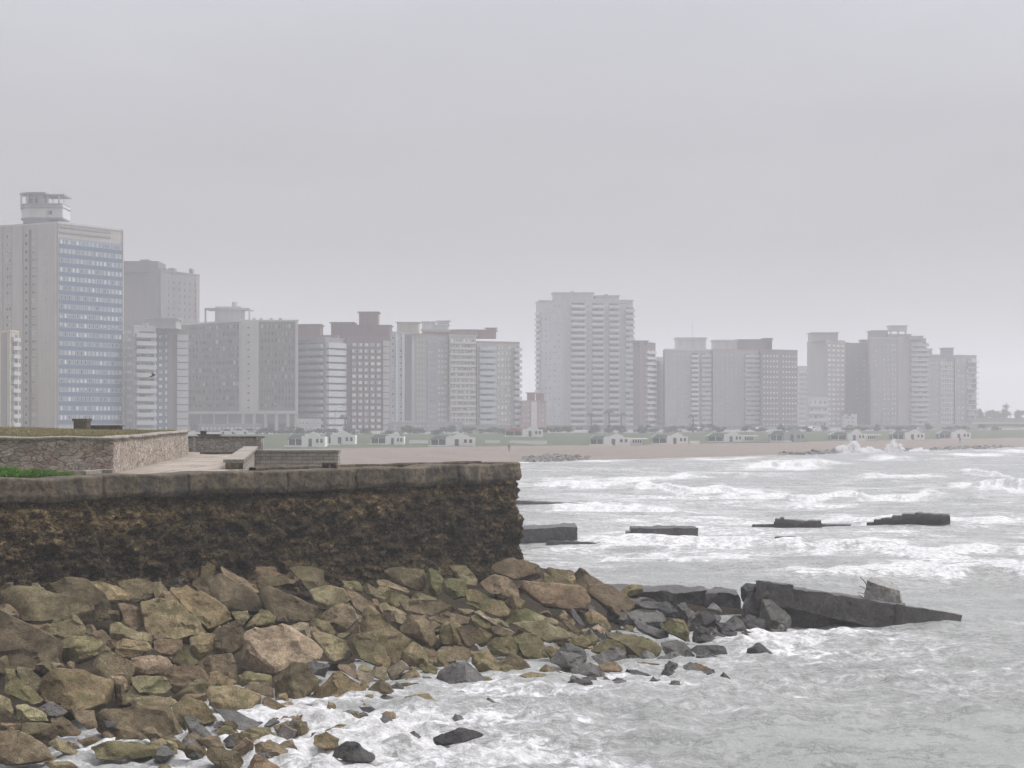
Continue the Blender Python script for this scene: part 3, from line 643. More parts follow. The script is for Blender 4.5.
# region, kind, label for the ones that carry a look of their own ('' = described from its neighbour), outline
ROCKS = [l.split('|') for l in '''A|br|the long flat boulder#long flat brown boulder lying level against the foot of the sea wall|5,270 70,235 280,245 480,290 600,350 610,440 590,470 480,440 300,460 100,430 10,390
A|br||280,215 450,185 550,200 690,320 700,400 740,450 600,470 500,300
A|ol||550,200 640,190 840,270 830,330 700,350 600,260
A|br||730,210 860,175 960,200 980,300 880,340 820,270
A|rd|the ridged red-brown block#ridged red-brown block sloping down beside the round speckled boulder|740,325 800,330 970,430 960,500 900,505 780,450 750,360
A|br||690,390 770,385 775,460 720,450
A|ol|the tilted slab with pale edges#small tilted brown slab with pale chipped edges, propped above the huge shadowed boulder|245,500 480,415 545,510 530,540 420,565 260,530
A|br|the huge shadowed boulder#huge shadowed brown boulder with a long sloping back at the heap's end|-60,380 0,390 90,460 250,530 390,590 380,720 330,768 200,790 0,760 -80,700
A|ol|the upright olive block#squarish olive block wedged against the end of the huge shadowed boulder|385,590 430,560 590,550 655,600 610,680 500,730 410,740 380,680
A|ol||700,480 760,460 960,540 985,600 980,640 850,570 720,570
A|br|the blunt brown pyramid#blunt brown pyramid boulder leaning on the squarish olive block|650,600 860,740 830,850 750,850 600,800 590,720
A|ol||745,580 800,570 965,600 970,640 880,690 800,690 735,630
A|tan|the pale cracked stone#pale tan stone with fine cracks lying below the mossy gap|820,700 960,670 1060,690 1100,740 1060,790 920,800 830,750
A|br||110,470 300,465 330,520 240,540
A|tan||203,215 240,208 258,235 205,240
A|br||0,205 80,205 80,240 0,250
B|ol|the big olive boulder#big olive boulder with stepped cracked face in the middle of the lower heap|270,200 340,130 500,140 720,190 760,260 750,350 640,400 500,400 330,360 260,280
B|tan||330,95 400,100 410,130 340,125
B|tan||430,95 450,85 475,95 475,125 435,125
B|yg|the ochre wedge#ochre wedge of rock with a black hollow beneath it|20,190 60,165 120,190 270,330 250,370 60,290 10,270
B|pg||105,120 180,130 270,200 260,300 170,250 110,180
B|ol||30,130 90,140 100,180 40,170
B|pg||100,370 160,360 280,420 310,470 200,480 100,460
B|gy||240,380 330,340 430,410 380,450 300,430
B|br|the smooth loaf-shaped rock#smooth loaf-shaped brown rock lying just above the white water|140,480 340,485 365,520 355,580 270,590 180,560 130,520
B|br||310,450 400,440 525,540 500,560 380,570 360,500
B|br|the biggest boulder at the waterline#biggest rounded brown boulder sitting in the foam below the heap|-20,540 70,515 180,560 300,640 340,720 150,750 0,740
B|ol||300,600 350,575 430,600 535,690 480,700 380,670 320,630
B|pg||-20,300 60,330 90,400 70,450 -20,450
B|rd||440,390 600,400 620,510 560,525 500,470
B|rd|the long pitted red slab#long pitted red slab with dark specks slanting down into the foam|610,410 680,385 840,375 1090,385 1180,570 900,570 760,500 640,460
B|br||740,550 780,520 880,550 890,580 740,590
B|ol|the flat fish-shaped rock#flat fish-shaped olive rock lying out in the white foam|585,640 730,585 1060,630 1060,660 1020,690 810,710 640,700
B|rd||490,590 600,565 640,590 560,630
B|ol||840,300 980,310 1120,330 1150,360 1060,370 920,410 850,370
B|pg||840,190 920,180 1060,190 1100,250 1070,290 900,280 850,230
B|tan||700,175 790,185 860,280 800,270 740,210
B|rd||720,190 790,210 810,360 740,360
B|br||0,480 130,480 120,520 0,515
B|br||230,725 430,720 500,768 380,790 250,750
B|dk||660,460 760,480 740,520 620,510
C|ol|the pointed stone against the wall#small pointed olive stone standing up against the dark wall face|290,155 330,50 410,100 415,150 300,200
C|br|the slab with the dark underside#large grey-brown slab with a black shaded underside, topping the heap|240,180 300,150 430,140 600,230 700,300 745,370 690,400 500,390 350,270 250,220
C|rd||430,100 450,95 610,200 740,350 700,350 560,230 440,150
C|br||520,130 660,112 780,110 840,160 730,180 560,170
C|ol||600,190 860,165 950,210 880,230 700,260 620,220
C|br|the block with the purplish top#large brown block with a smooth purplish top slanting down beside the pale flat-topped boulder|690,260 760,235 1070,370 1050,450 880,470 800,460 720,330
C|ol|the long sloping boulder#long pale olive boulder with a smooth back sloping down over the speckled one|110,240 230,205 370,290 480,360 535,440 480,490 370,530 300,440 180,330 120,290
C|ol|the round speckled boulder#round speckled olive boulder undercut by a dark gap|-70,330 60,315 180,340 320,460 320,540 200,570 20,540 -60,470
C|br||0,205 60,200 110,250 130,310 20,310
C|dk||100,215 170,180 210,190 205,215 120,225
C|ol||520,400 620,385 635,430 600,480 550,440
C|gr||600,480 700,385 760,385 800,430 790,470 620,520
C|rd|the reddish pyramid stone#rough reddish pyramid stone standing beside the pale flat-topped boulder|410,520 560,445 610,530 600,620 540,680 390,660 420,560
C|tan|the pale flat-topped boulder#big pale boulder with a broad flat light top, largest of the middle heap|600,530 800,475 920,500 1060,590 1110,640 1080,720 900,740 780,780 650,780 560,700 590,600
C|tan||870,490 960,460 1010,470 1030,560 960,530
C|ol||255,570 320,530 415,545 400,640 320,710 270,660
C|br||20,570 200,580 210,620 130,690 30,640
C|yg|the split mossy stone#small split stone covered in yellow-green moss|130,680 190,625 230,630 310,720 300,740 150,740
C|br||330,730 380,670 520,665 560,760 560,850 470,820 350,790
C|ol||890,120 960,95 1110,120 1110,260 1060,290 960,200
C|br||890,275 990,275 1040,350 980,320
D|rd|the mossy red wedge#dark red wedge-shaped rock with bright green weed along its top|60,150 160,110 300,110 440,220 400,250 250,300 180,290 100,220
D|pg|the pale ledge-shaped boulder#pale green ledge-shaped boulder with a raised rim and a square end|360,280 380,250 520,240 700,295 715,330 700,450 650,450 500,400 400,380 360,340
D|ol||560,170 620,145 770,175 775,240 700,220 580,240
D|rd||600,240 740,230 790,260 790,320 700,300 620,270
D|br|the angular brown boulder#big angular brown boulder with a sharp middle edge, just right of the ledge-shaped one|780,190 900,100 1000,105 1080,200 1070,260 960,370 850,350 800,320
D|gy||960,110 1060,85 1150,110 1120,200 1050,170
D|ol||150,370 180,310 240,310 350,360 435,470 350,495 220,430 190,420
D|br||140,370 190,340 240,430 230,540 180,480
D|gy||209,440 300,450 420,590 310,620 240,560
D|gy|the slanting dark slab#slanting dark grey slab leaning into the foam under the ledge-shaped boulder|400,380 560,400 760,500 770,545 640,550 560,530 480,440
D|ol||420,520 500,485 540,490 575,560 440,550
D|rd||700,440 720,320 760,305 900,400 920,455 800,480 730,470
D|br|the little brown pyramid#little brown pyramid rock alone in the white water|845,540 930,470 960,465 1020,520 1010,545 910,575
D|br||645,630 720,600 800,600 930,670 870,710 760,690 670,665
D|br||340,650 380,625 560,670 600,740 560,790 450,780 350,700
D|rd|the red-brown peak cut by the frame#red-brown peaked rock rising out of the foam in front of all the others|610,790 670,680 700,690 830,768 840,800 620,810
D|br||80,570 200,600 240,640 180,650 90,600
D|dk||900,370 1060,370 1150,400 1230,465 1100,470 920,450
D|rd||220,300 360,290 360,350 260,330
D|ol||380,155 440,150 555,200 550,240 460,240 400,200
D|br||500,600 580,605 590,620 560,630
D|rd||220,590 310,620 270,640 230,620
D|tan||860,350 900,340 935,375 900,390
E|ol||60,260 160,230 270,240 330,320 200,400 100,380 80,320
E|br|the dark square block#dark brown square-faced block with a lighter grey side, under the wall's middle|130,420 260,335 340,350 385,440 340,490 250,525 160,460
E|rd||260,240 300,230 450,320 530,410 440,380 390,420 350,370 280,320
E|yg||260,195 370,205 400,240 390,270 280,230
E|ol||400,235 430,210 535,290 510,310 420,290
E|ol|the big leaning slab#big flat grey-olive slab leaning back in the middle of the heap|375,480 400,390 450,370 560,450 700,570 690,640 620,720 560,690 440,570 390,530
E|ol||320,580 380,530 450,570 540,620 580,720 540,770 460,740 350,680
E|pg|the pale olive wedge#pale olive wedge with a smooth sloping top beside the pale flat-topped boulder|70,520 160,530 300,590 320,690 260,720 160,680 90,590
E|ol||60,460 100,440 180,460 235,520 220,545 100,520
E|ol||235,540 325,520 300,570 250,560
E|rd||305,560 370,480 395,500 400,530 340,560
E|br||480,190 560,185 700,260 720,290 600,260 490,230
E|br|the brown block under the wall#upright brown block tucked under the dark wall face above the flat pink slab|540,130 630,110 800,120 830,200 800,260 720,250 560,190
E|gr||810,115 850,105 920,200 900,290 850,290 800,240 810,170
E|gr||915,180 960,175 1070,190 1070,300 990,320 920,270
E|rd|the flat pinkish slab#flat pinkish slab lying like a table below the wall|640,330 720,315 950,330 1030,390 1060,410 960,400 900,430 820,400 680,390
E|rd||820,430 940,400 1080,440 1070,470 960,490 860,470
E|rd|the rough pinkish block#rough pinkish-brown block right under the flat pinkish slab|640,500 700,410 800,405 870,500 860,600 840,630 720,570 650,530
E|yg||870,520 980,460 1040,500 1080,560 1010,610 900,610
E|yg||540,330 580,260 640,270 700,310 630,340 610,380 550,350
E|ol||710,290 760,270 880,310 880,325 720,310
E|br||560,420 610,385 640,410 690,450 660,480 590,460
E|rd||460,310 500,320 540,410 500,400
E|ol||650,650 720,590 780,610 830,720 800,750 700,740 640,700
E|br||740,600 870,650 880,720 820,720
E|rd|the streaked grey-pink rock#rounded streaked grey-pink rock lying on the dark rounded boulder|860,660 960,610 1080,630 1100,680 950,720 860,710
E|ol||470,680 540,670 580,730 560,770 500,768
F|ol|the olive triangular boulder#large olive triangular boulder with a cracked flat face at the water's edge|20,350 200,150 260,140 420,250 425,310 370,360 250,390 100,385
F|br||420,350 430,270 500,205 560,220 620,300 640,360 540,375 450,378
F|gy||570,250 620,220 660,250 685,320 640,340 590,300
F|ol||640,225 760,215 830,270 850,305 700,300 670,260
F|rd||600,210 680,150 740,125 775,200 740,220
F|tan||555,140 640,85 705,120 640,170 600,220 570,190
F|tan||450,150 490,120 550,140 575,220 520,210 460,180
F|ol||370,120 410,100 455,130 440,155 380,145
F|tan||340,150 440,150 470,200 420,240 380,190
F|ol||300,110 340,95 365,140 330,150
F|tan||230,110 290,105 420,200 420,240 270,150
F|yg|the small orange-tan stone#small squarish orange-tan stone beside the dark rounded boulder|780,130 820,100 885,135 870,190 800,185
F|ol||780,180 840,190 850,240 800,220
F|pg|the pale wet slab#pale wet slab half covered by foam|650,350 680,305 820,295 910,365 800,385 800,430 700,400
F|rd||700,410 800,440 905,475 850,480
F|gy||480,470 540,430 580,440 605,490 580,550 520,530
F|br||390,560 430,505 500,510 530,560 430,578
F|dk||235,475 300,420 420,420 470,470 460,485
F|dk||280,380 450,375 520,410 500,425 330,430
F|rd||215,440 260,410 275,430 230,465
F|dk|the dark ridged rock in the foam#dark brown ridged rock standing alone in the foam|195,710 210,650 300,605 360,610 500,700 460,720 300,725
F|gy||670,560 730,530 780,570 740,600 690,590
F|dk|the black wedge in the foam#long black wedge-shaped rock alone in the foam, farther out than the ridged one|810,600 900,550 1020,508 1100,530 1170,560 1000,610 880,640
F|br||935,310 960,275 1040,275 1100,310 1150,370 1020,370 940,340
G|br|the boulder under the wall end#big smooth brown boulder right under the broken end of the sea wall|260,100 380,50 500,70 570,100 595,180 530,210 400,190 290,150
G|ol||610,130 640,110 740,130 775,170 700,220 650,180
G|ol||700,200 760,185 795,235 720,230
G|ol||600,140 660,180 670,220 600,200
G|br|the tall pointed wedge#tall pointed brown wedge jutting above the crest against the water|780,160 830,108 900,160 980,220 1130,300 1190,330 1180,400 1100,440 950,330 810,220
G|rd|the broad reddish table rock#broad reddish table rock with an undercut front, near the end of the wall|410,205 470,195 640,210 840,240 925,320 900,370 760,400 600,380 520,300
G|rd||170,210 290,160 400,190 450,260 460,330 340,300 240,270
G|rd||280,250 370,255 390,290 350,320 300,300
G|ol||370,330 400,280 480,330 470,370 380,380
G|gr|the mossy green slab#sloping slab thick with bright green moss|90,260 130,250 340,330 385,390 350,445 260,410 100,340
G|pg||0,190 70,180 100,230 60,300 20,310
G|ol||0,100 100,100 180,190 170,230 50,200
G|tan||150,400 190,385 410,520 400,530 280,480
G|ol||130,430 180,400 270,450 260,510 150,490
G|rd||50,370 160,385 120,420 70,410
G|gr||350,450 420,375 490,365 700,460 560,460 360,480
G|pg|the broad pale green slab#broad smooth pale green slab sloping down in the middle of the point|370,460 620,450 800,540 760,580 720,620 600,575 480,520
G|ol|the round-shouldered olive rock#round-shouldered olive rock below the broad pale green slab|410,560 470,530 560,540 610,600 640,700 520,710 450,660
G|yg|the round yellow-green boulder#round yellow-green boulder lying above the small waterside stones|225,600 280,565 400,555 445,620 440,690 300,680 240,640
G|ol||600,620 650,610 695,660 640,700
G|yg||110,520 190,500 270,540 260,600 200,620 140,550
G|br||40,500 80,480 180,590 120,630 80,600
G|ol||0,470 50,480 80,610 20,600 0,580
G|br||260,490 320,485 410,530 390,560 280,560
G|br||440,470 480,510 470,535 410,550
G|br||690,440 740,430 850,540 820,560 740,490
G|gy||770,380 800,385 880,490 840,490 780,430
G|ol||850,420 900,370 1000,440 1040,510 950,490 880,480
G|yg||780,580 900,535 950,550 940,600 860,630 800,610
G|yg|the ochre knob#ochre knob of rock in front of the long brown boulder near the black stones|900,640 1000,570 1100,580 1140,640 1120,700 1000,690
G|tan||910,500 950,475 1010,520 960,540
G|gy||640,700 740,590 860,640 880,720 780,760 660,760
G|ol||840,510 890,500 890,545 850,545
H|gy|the dark rounded boulder#big dark grey rounded boulder at the edge of the white water|-110,420 -60,330 30,280 110,270 220,390 210,440 60,460 -100,450
H|ol||130,220 240,210 330,310 310,370 240,380 140,290
H|rd||310,280 400,225 470,260 540,340 460,355 340,360
H|pg|the flat grey-green slab#low flat grey-green slab awash at the water's edge|380,400 520,350 600,360 720,420 700,470 600,480 560,440 420,440
H|rd||570,340 620,300 680,330 775,380 730,410 620,370
H|dk|the black rock at the point's edge#black pyramid rock standing at the edge of the white water|705,480 780,385 900,400 960,480 900,500 750,508
H|gy||770,330 880,275 950,310 1000,410 900,400 780,370
H|gy||630,270 720,210 860,240 860,290 760,330 680,310
H|br||195,455 270,420 350,430 340,490 310,510 240,480
H|ol||330,530 350,470 430,445 560,530 440,540
H|dk||285,380 490,350 495,365 300,390
H|br||200,490 240,480 280,515 210,505
H|ol|the low brown rock awash#low brown rock barely awash in the white water|230,660 300,650 420,680 350,712 260,690
H|gy||480,540 570,535 550,560 490,560
H|gy||905,250 970,220 1060,260 1040,350 960,310
H|ol||580,440 700,460 620,490
I|gy||190,180 270,170 400,210 380,260 200,250
I|gy|the wide dark rock#wide dark grey rock with a light ridge on top, below the sunken pier slab|170,280 240,245 360,250 430,310 380,360 220,340 160,300
I|dk||360,220 430,200 510,260 500,310 430,300
I|gy||490,220 550,205 590,300 560,320 510,300
I|gy|the light grey slab#light grey slab lying tilted above the long brown boulder|225,335 260,330 440,395 445,435 380,450 250,390
I|gr|the mossy lump#lumpy rock with yellow-green moss among the black stones|385,360 450,310 540,320 570,400 570,470 500,440 420,400
I|ol|the long brown boulder#long brown boulder with a flat front at the waterline near the black stones|30,390 280,420 385,480 380,560 250,575 160,560 50,440
I|gy||390,460 480,440 540,460 590,520 540,550 420,540
I|dk||570,330 640,270 720,270 760,350 720,380 620,360
I|dk|the black cone#black cone-shaped rock in the middle of the dark stones|600,400 650,360 700,390 760,470 680,480 590,470
I|gy||360,580 460,515 540,550 580,580 500,630 400,600
I|dk|the black rock with the pale vein#black rock crossed by a thin pale vein at the water's edge|570,510 620,480 800,480 840,600 700,600 640,560
I|rd||540,600 620,590 720,640 700,665 540,655
I|dk||380,680 430,610 520,680 440,690
I|dk||105,690 170,630 240,640 370,690 240,700
I|br||240,590 300,585 400,605 300,620
I|dk|the small black rock farthest out#small black humped rock standing farthest out in the foam|720,720 790,655 845,710 760,725
I|dk||670,680 700,655 740,670 720,695
I|br||650,700 710,700 720,725 660,730
I|dk|the black block in the surf#black angular block in the surf in front of the slanting pier fragment|840,510 910,390 1024,430 1050,470 940,515
I|dk||920,600 950,500 1020,470 1110,540 1180,590 1040,600
I|gy||780,350 860,290 920,320 940,400 850,410
I|dk||740,330 800,340 840,400 830,440 760,430
I|dk||900,320 960,290 1060,310 1060,380 950,390
I|ol||120,140 200,90 270,100 280,150 180,170
I|br||100,140 170,150 190,200 120,170
I|yg||140,380 170,350 210,360 210,390
I|tan||590,280 630,260 640,280
I|dk||810,400 880,400 870,450 820,440
I|gy||590,560 640,550 780,600 700,610
I|rd||-10,600 100,590 150,640 60,660 -10,650
I|dk||315,700 380,700 385,710 320,712
I|gy|the scarred grey rock by the pier#scarred dark grey rock standing against the near end of the slanting pier fragment|1003,365 1040,190 1090,190 1225,292 1225,375 1120,395
I|dk||905,110 935,80 1010,90 1010,190 940,230 905,180
I|dk||910,190 970,140 1050,170 1080,290 1000,370 915,310'''.split('\n')]
placed = []
for k, (reg, kind, lab, poly) in enumerate(ROCKS):
    ox, oy = REG[reg]; P_ = [(ox+float(a.split(',')[0])/6.4, oy+float(a.split(',')[1])/6.4) for a in poly.split()]
    H_ = hull(P_); xs = [a for a, _ in H_]; ys = [b_ for _, b_ in H_]; cx, cy = (min(xs)+max(xs))/2, (min(ys)+max(ys))/2
    w_, h_ = max(xs)-min(xs), max(ys)-min(ys)
    D, zb = slope_D(cx, max(ys)-.18*h_)
    dep = (.55*min(w_, h_*1.3)+.45*math.sqrt(w_*h_))/F*D*.78; D += dep*.30+random.uniform(-.1, .3)
    gs = 1.02+.8/math.sqrt(w_*h_); h2 = [(gs*(a-cx)/F*D, -gs*(b_-cy)/F*D) for a, b_ in H_]
    # let stones run on below what the photo shows so that none floats
    me = rock_mesh(h2, dep, k+1, RM[kind], 5 if w_*h_ > 900 else 4)
    o = link('boulder' if w_*h_ > 350 else 'stone', me); o.location = (X(cx, D), D, Z(cy, D))
    short, full = (lab.split('#')+[''])[:2]
    placed.append(dict(o=o, cx=cx, cy=cy, w=w_, h=h_, kind=kind, short=short, full=full))
anch = [p for p in placed if p['short']]; used_labels = set()
def size_word(p):
    a = p['w']*p['h']; r = p['w']/p['h']
    if a < 160: return 'tiny ' + ('flat ' if r > 2 else '')+'stone'
    if a < 420: return ('flat ' if r > 1.9 else 'upright ' if r < .85 else 'small ')+'stone'
    if a < 1100: return ('long ' if r > 2 else 'tall ' if r < .9 else 'squat ')+'rock'
    return ('long ' if r > 2.1 else 'large ')+'boulder'
for p in placed:
    if p['short']: lb = p['full']
    else:
        cand = sorted(anch, key=lambda q: math.hypot(q['cx']-p['cx'], 1.3*(q['cy']-p['cy'])))[:4]; lb = None
        for q in cand:
            dx, dy = p['cx']-q['cx'], p['cy']-q['cy']; near_ = math.hypot(dx, dy) < .62*(max(p['w'], p['h'])+max(q['w'], q['h']))
            side = ('above ' if dy < 0 else 'below ') if abs(dy) > abs(dx)*1.1 else ('just right of ' if dx > 0 else 'just left of ') if abs(dx) > 1.8*abs(dy) else (('up and ' if dy < 0 else 'down and ')+('right of ' if dx > 0 else 'left of '))
            s = f"{ADJ[p['kind']]} {size_word(p)} {side}{q['short']}"
            if s not in used_labels and len(s.split()) <= 16: lb = s; break
        if lb is None:
            for extra in ('the lower one, ', 'the outer one, '):
                s = f"{ADJ[p['kind']]} {size_word(p)}, farther {side}{q['short']}"
                if s not in used_labels: lb = s; break
            lb = lb or s
    used_labels.add(lb)
    nm = 'boulder' if p['w']*p['h'] > 350 else 'stone'
    tag(p['o'], lb, nm, 'stones of the shore heap')
# rubble wedged in the gaps between them: nothing in the photo tells these apart
rr = random.Random(99); variants = []
for i in range(14):
    an = [math.radians(j*60+rr.uniform(-20, 20)) for j in range(6)]; rx, ry = rr.uniform(.42, .62), rr.uniform(.3, .45)
    kd = ['br', 'ol', 'gy', 'rd', 'br', 'gy', 'ol', 'yg', 'gy', 'ol', 'br', 'gy', 'rd', 'ol'][i]
    variants.append((kd, rock_mesh(hull([(rx*math.cos(a), ry*math.sin(a)) for a in an]), .8, 500+i, RM[kd], 4)))
cnt = 0
for i in range(400):
    px = rr.uniform(-40, 770) if i < 215 else rr.uniform(380, 640) if i < 262 else rr.uniform(-330, -40); yc, _, _ = crest(px); yt = np.interp(px, [a for a, _ in TOP_], [b_ for _, b_ in TOP_]); u = rr.random(); py = yc+4+(yt-yc-2)*u
    if cnt >= 292: break
    D, zb = slope_D(px, py); s = rr.choice([rr.uniform(.4, .8), rr.uniform(.6, 1.2)])
    dark = px > 585 or (py > yt-14 and px > 430)
    cand = [v_ for v_ in variants if (v_[0] == 'gy') == dark] or variants
    kd, me = rr.choice(cand); o = link('rubble_stone', me); o.location = (X(px, D), D+.15, zb-.12-.14*rr.random()); o.scale = (s, s*rr.uniform(.8, 1.2), s)
    o.rotation_euler = (rr.uniform(-.5, .5), rr.uniform(-.5, .5), rr.uniform(0, 6.28)); cnt += 1
    if dark: tag(o, 'dark wet rubble stone wedged between the black rocks of the point', 'stone', 'dark rubble in the gaps of the point')
    else: tag(o, 'small brown rubble stone wedged in a gap between the larger boulders', 'stone', 'brown rubble in the gaps of the heap')

for i in range(165):                                # small wet stones awash along the waterline
    px = rr.uniform(150, 790); yt = np.interp(px, [a_ for a_, _ in TOP_], [b_ for _, b_ in TOP_]); py = yt+rr.gauss(-1, 7) if i < 105 else yt+rr.uniform(3, 26)
    D = DW(py) if py > yt else slope_D(px, py)[0]; s = rr.uniform(.25, .8); kd = 'gy' if px > 430 else rr.choice(['br', 'ol', 'rd', 'gy'])
    kd, me = rr.choice([v_ for v_ in variants if v_[0] == kd] or variants); o = link('wet_stone', me); o.scale = (s*1.2, s, s*.9); o.rotation_euler = (rr.uniform(-.4, .4), rr.uniform(-.4, .4), rr.uniform(0, 6.28))
    o.location = (X(px, D), D, rr.uniform(-.06, .08)+(.1 if py < yt else 0)); tag(o, 'small wet stone washed by foam along the toe of the boulder heap', 'stone', 'small stones awash along the waterline')

# ================================================================ broken concrete of the old pier
def M_conc(name, c1, c2, c3):
    m, nt, b = mat_new(name); t = NT(nt); v = t.coord()
    n1 = t.noise(v, .9, 7, .65, .4); n2 = t.noise(v, 7, 8, .75); n3 = t.noise(v, 30, 4, .7)
    c = t.ramp(n1, [(.3, c1), (.55, c2), (.75, c3)])
    c = t.mix(1, c, t.ramp(n2, [(.36, .5), (.5, 1), (.64, 1.6)]), 'MULTIPLY'); c = t.mix(1, c, t.ramp(n3, [(.3, .75), (.7, 1.3)]), 'MULTIPLY')
    t.l(c, b.inputs['Base Color']); t.l(t.ramp(n2, [(.3, .35), (.7, .75)]), b.inputs['Roughness'])
    t.bump(t.math('ADD', t.math('MULTIPLY', n2, .09), t.math('MULTIPLY', n3, .02)), 1, 1.0, b); return m
conc_d = M_conc('wet_concrete', (.035, .032, .029), (.075, .069, .063), (.14, .13, .118))
conc_l = M_conc('pale_concrete', (.17, .16, .14), (.30, .285, .26), (.42, .405, .37))
rust = M_plain('rust', (.10, .05, .03), .9, .3, 8)
def rough_solid(name, V8, mat, parent=None, div=(30, 8, 8), amp=.05, seed=1, f=1.6):
    """a slab given by its eight corners (x fastest, then y, then z), subdivided and weathered"""
    c = np.array(V8, float).reshape(2, 2, 2, 3); nx, ny, nz = div; Vs = []; Fs = []; off = 0
    ax = {'x': 2, 'y': 1, 'z': 0}
    def tri(u, v_, w_):   # u along x, v along y, w along z
        u, v_, w_ = u[..., None], v_[..., None], w_[..., None]
        return ((1-w_)*((1-v_)*((1-u)*c[0, 0, 0]+u*c[0, 0, 1])+v_*((1-u)*c[0, 1, 0]+u*c[0, 1, 1]))+w_*((1-v_)*((1-u)*c[1, 0, 0]+u*c[1, 0, 1])+v_*((1-u)*c[1, 1, 0]+u*c[1, 1, 1])))
    cen = c.reshape(-1, 3).mean(0)
    for (a, b_, fx, val, flip) in (('u', 'w', 'v', 0, 0), ('u', 'w', 'v', 1, 1), ('u', 'v', 'w', 0, 1), ('u', 'v', 'w', 1, 0), ('v', 'w', 'u', 0, 1), ('v', 'w', 'u', 1, 0)):
        na = {'u': nx, 'v': ny, 'w': nz}[a]+1; nb = {'u': nx, 'v': ny, 'w': nz}[b_]+1
        Aa, Bb = np.meshgrid(np.linspace(0, 1, na), np.linspace(0, 1, nb)); d = {a: Aa, b_: Bb, fx: Aa*0+val}
        P_ = tri(d['u'], d['v'], d['w']).reshape(-1, 3); q = grid_faces(nb, na)+off
        if flip: q = q[:, ::-1]
        Vs.append(P_); Fs.append(q); off += len(P_)
    V = np.concatenate(Vs); Q = np.concatenate(Fs); dr = V-cen; s = seed*5.1
    nn = np.stack([fbm(V[:, 0]*f+s+i*9, V[:, 1]*f, V[:, 2]*f, seed+i, 4, .6) for i in range(3)], -1)
    V = V+nn*amp
    return link(name, np_mesh(name, V, Q, mat, True), parent)
def corners(front, back):
    """front / back: (lower-left, lower-right, upper-right, upper-left), each an (x, y, z)"""
    fl, fr, fu, fq = front; bl, br_, bu, bq = back
    return [fl, fr, bl, br_, fq, fu, bq, bu]
def PT(px, py, D): return (X(px, D), D, Z(py, D))
# the slanting pier fragment
pf = empty('pier_fragment', (0, 0, 0), 'long broken dark concrete pier fragment slanting down into the surf with a thin far tip', 'pier fragment')
rough_solid('deck_edge', corners([PT(757, 600, 64.5), PT(902, 634, 65.6), PT(902, 605, 65.6), PT(757, 584, 64.5)], [PT(768, 604, 70), PT(905, 622, 69.5), PT(905, 603.5, 69.5), PT(768, 583, 70)]), conc_d, pf, (80, 18, 16), .035, 3, 2.4)
rough_solid('deck_tip', corners([PT(896, 636, 65.5), PT(960, 630, 66.3), PT(963, 615.5, 66.5), PT(896, 604.5, 65.5)], [PT(898, 622, 69.4), PT(958, 622, 68.5), PT(960, 614.5, 68.5), PT(898, 604, 69.4)]), conc_d, pf, (24, 10, 8), .03, 4)
rough_solid('beam', corners([PT(766, 645, 65.0), PT(892, 645, 66.2), PT(880, 618, 66.2), PT(766, 596, 65.0)], [PT(770, 640, 70), PT(892, 638, 69.5), PT(880, 610, 69.5), PT(770, 594, 70)]), conc_d, pf, (60, 12, 14), .05, 5, 2.4)
rough_solid('raised_end', corners([PT(757, 608, 64.2), PT(792, 608, 64.3), PT(793, 585, 64.3), PT(757, 580.5, 64.2)], [PT(757, 600, 69), PT(792, 602, 69), PT(793, 585.5, 69), PT(757, 581, 69)]), conc_d, pf, (26, 18, 14), .045, 6, 2.6)
# rebar block on it
rb = empty('concrete_block', (0, 0, 0), 'pale broken concrete block with rusty bars sticking out, resting on the slanting pier fragment', 'concrete block')
rough_solid('block', corners([PT(861, 606, 67.6), PT(904, 610, 68.2), PT(899, 591, 68.2), PT(868, 581, 67.6)], [PT(862, 604, 70), PT(903, 606, 70.4), PT(897, 585, 70.4), PT(871, 576.5, 70)]), conc_l, rb, (20, 12, 12), .045, 7, 2.5)
for (a, b_, c, d, e) in ((866, 584, 860, 577, 1.2), (865, 589, 859, 586, 1.0), (864, 594, 857, 593, 1.0), (867, 586, 863, 580, 1.4), (863, 598, 858, 595, 1.2)):
    q = MB(); dd = 67.5 if e else 67.45; q.tube([PT(a, b_, dd), PT((a+c)/2+.4, (b_+d)/2-.6, dd-.05), PT(c, d, dd-.1)], .013, rust); q.build('reinforcing_bar', rb)
# sunken slab left of it
sp = empty('pier_slab', (0, 0, 0), 'long flat-topped dark pier slab behind the black stones, split near its end', 'pier slab')
rough_solid('slab', corners([PT(618, 622, 69.6), PT(709, 622, 69.6), PT(707, 591, 69.6), PT(618, 594, 69.6)], [PT(596, 610, 74), PT(700, 610, 72.3), PT(703, 586.5, 72.3), PT(590, 583.5, 75)]), conc_d, sp, (70, 20, 14), .05, 8, 2.4)
rough_solid('broken_end', corners([PT(704, 624, 69), PT(744, 624, 69), PT(739, 594, 69), PT(705, 593.5, 69)], [PT(704, 612, 72), PT(740, 612, 71.6), PT(735, 588.5, 71.6), PT(705, 588, 72)]), conc_d, sp, (26, 14, 12), .09, 9)
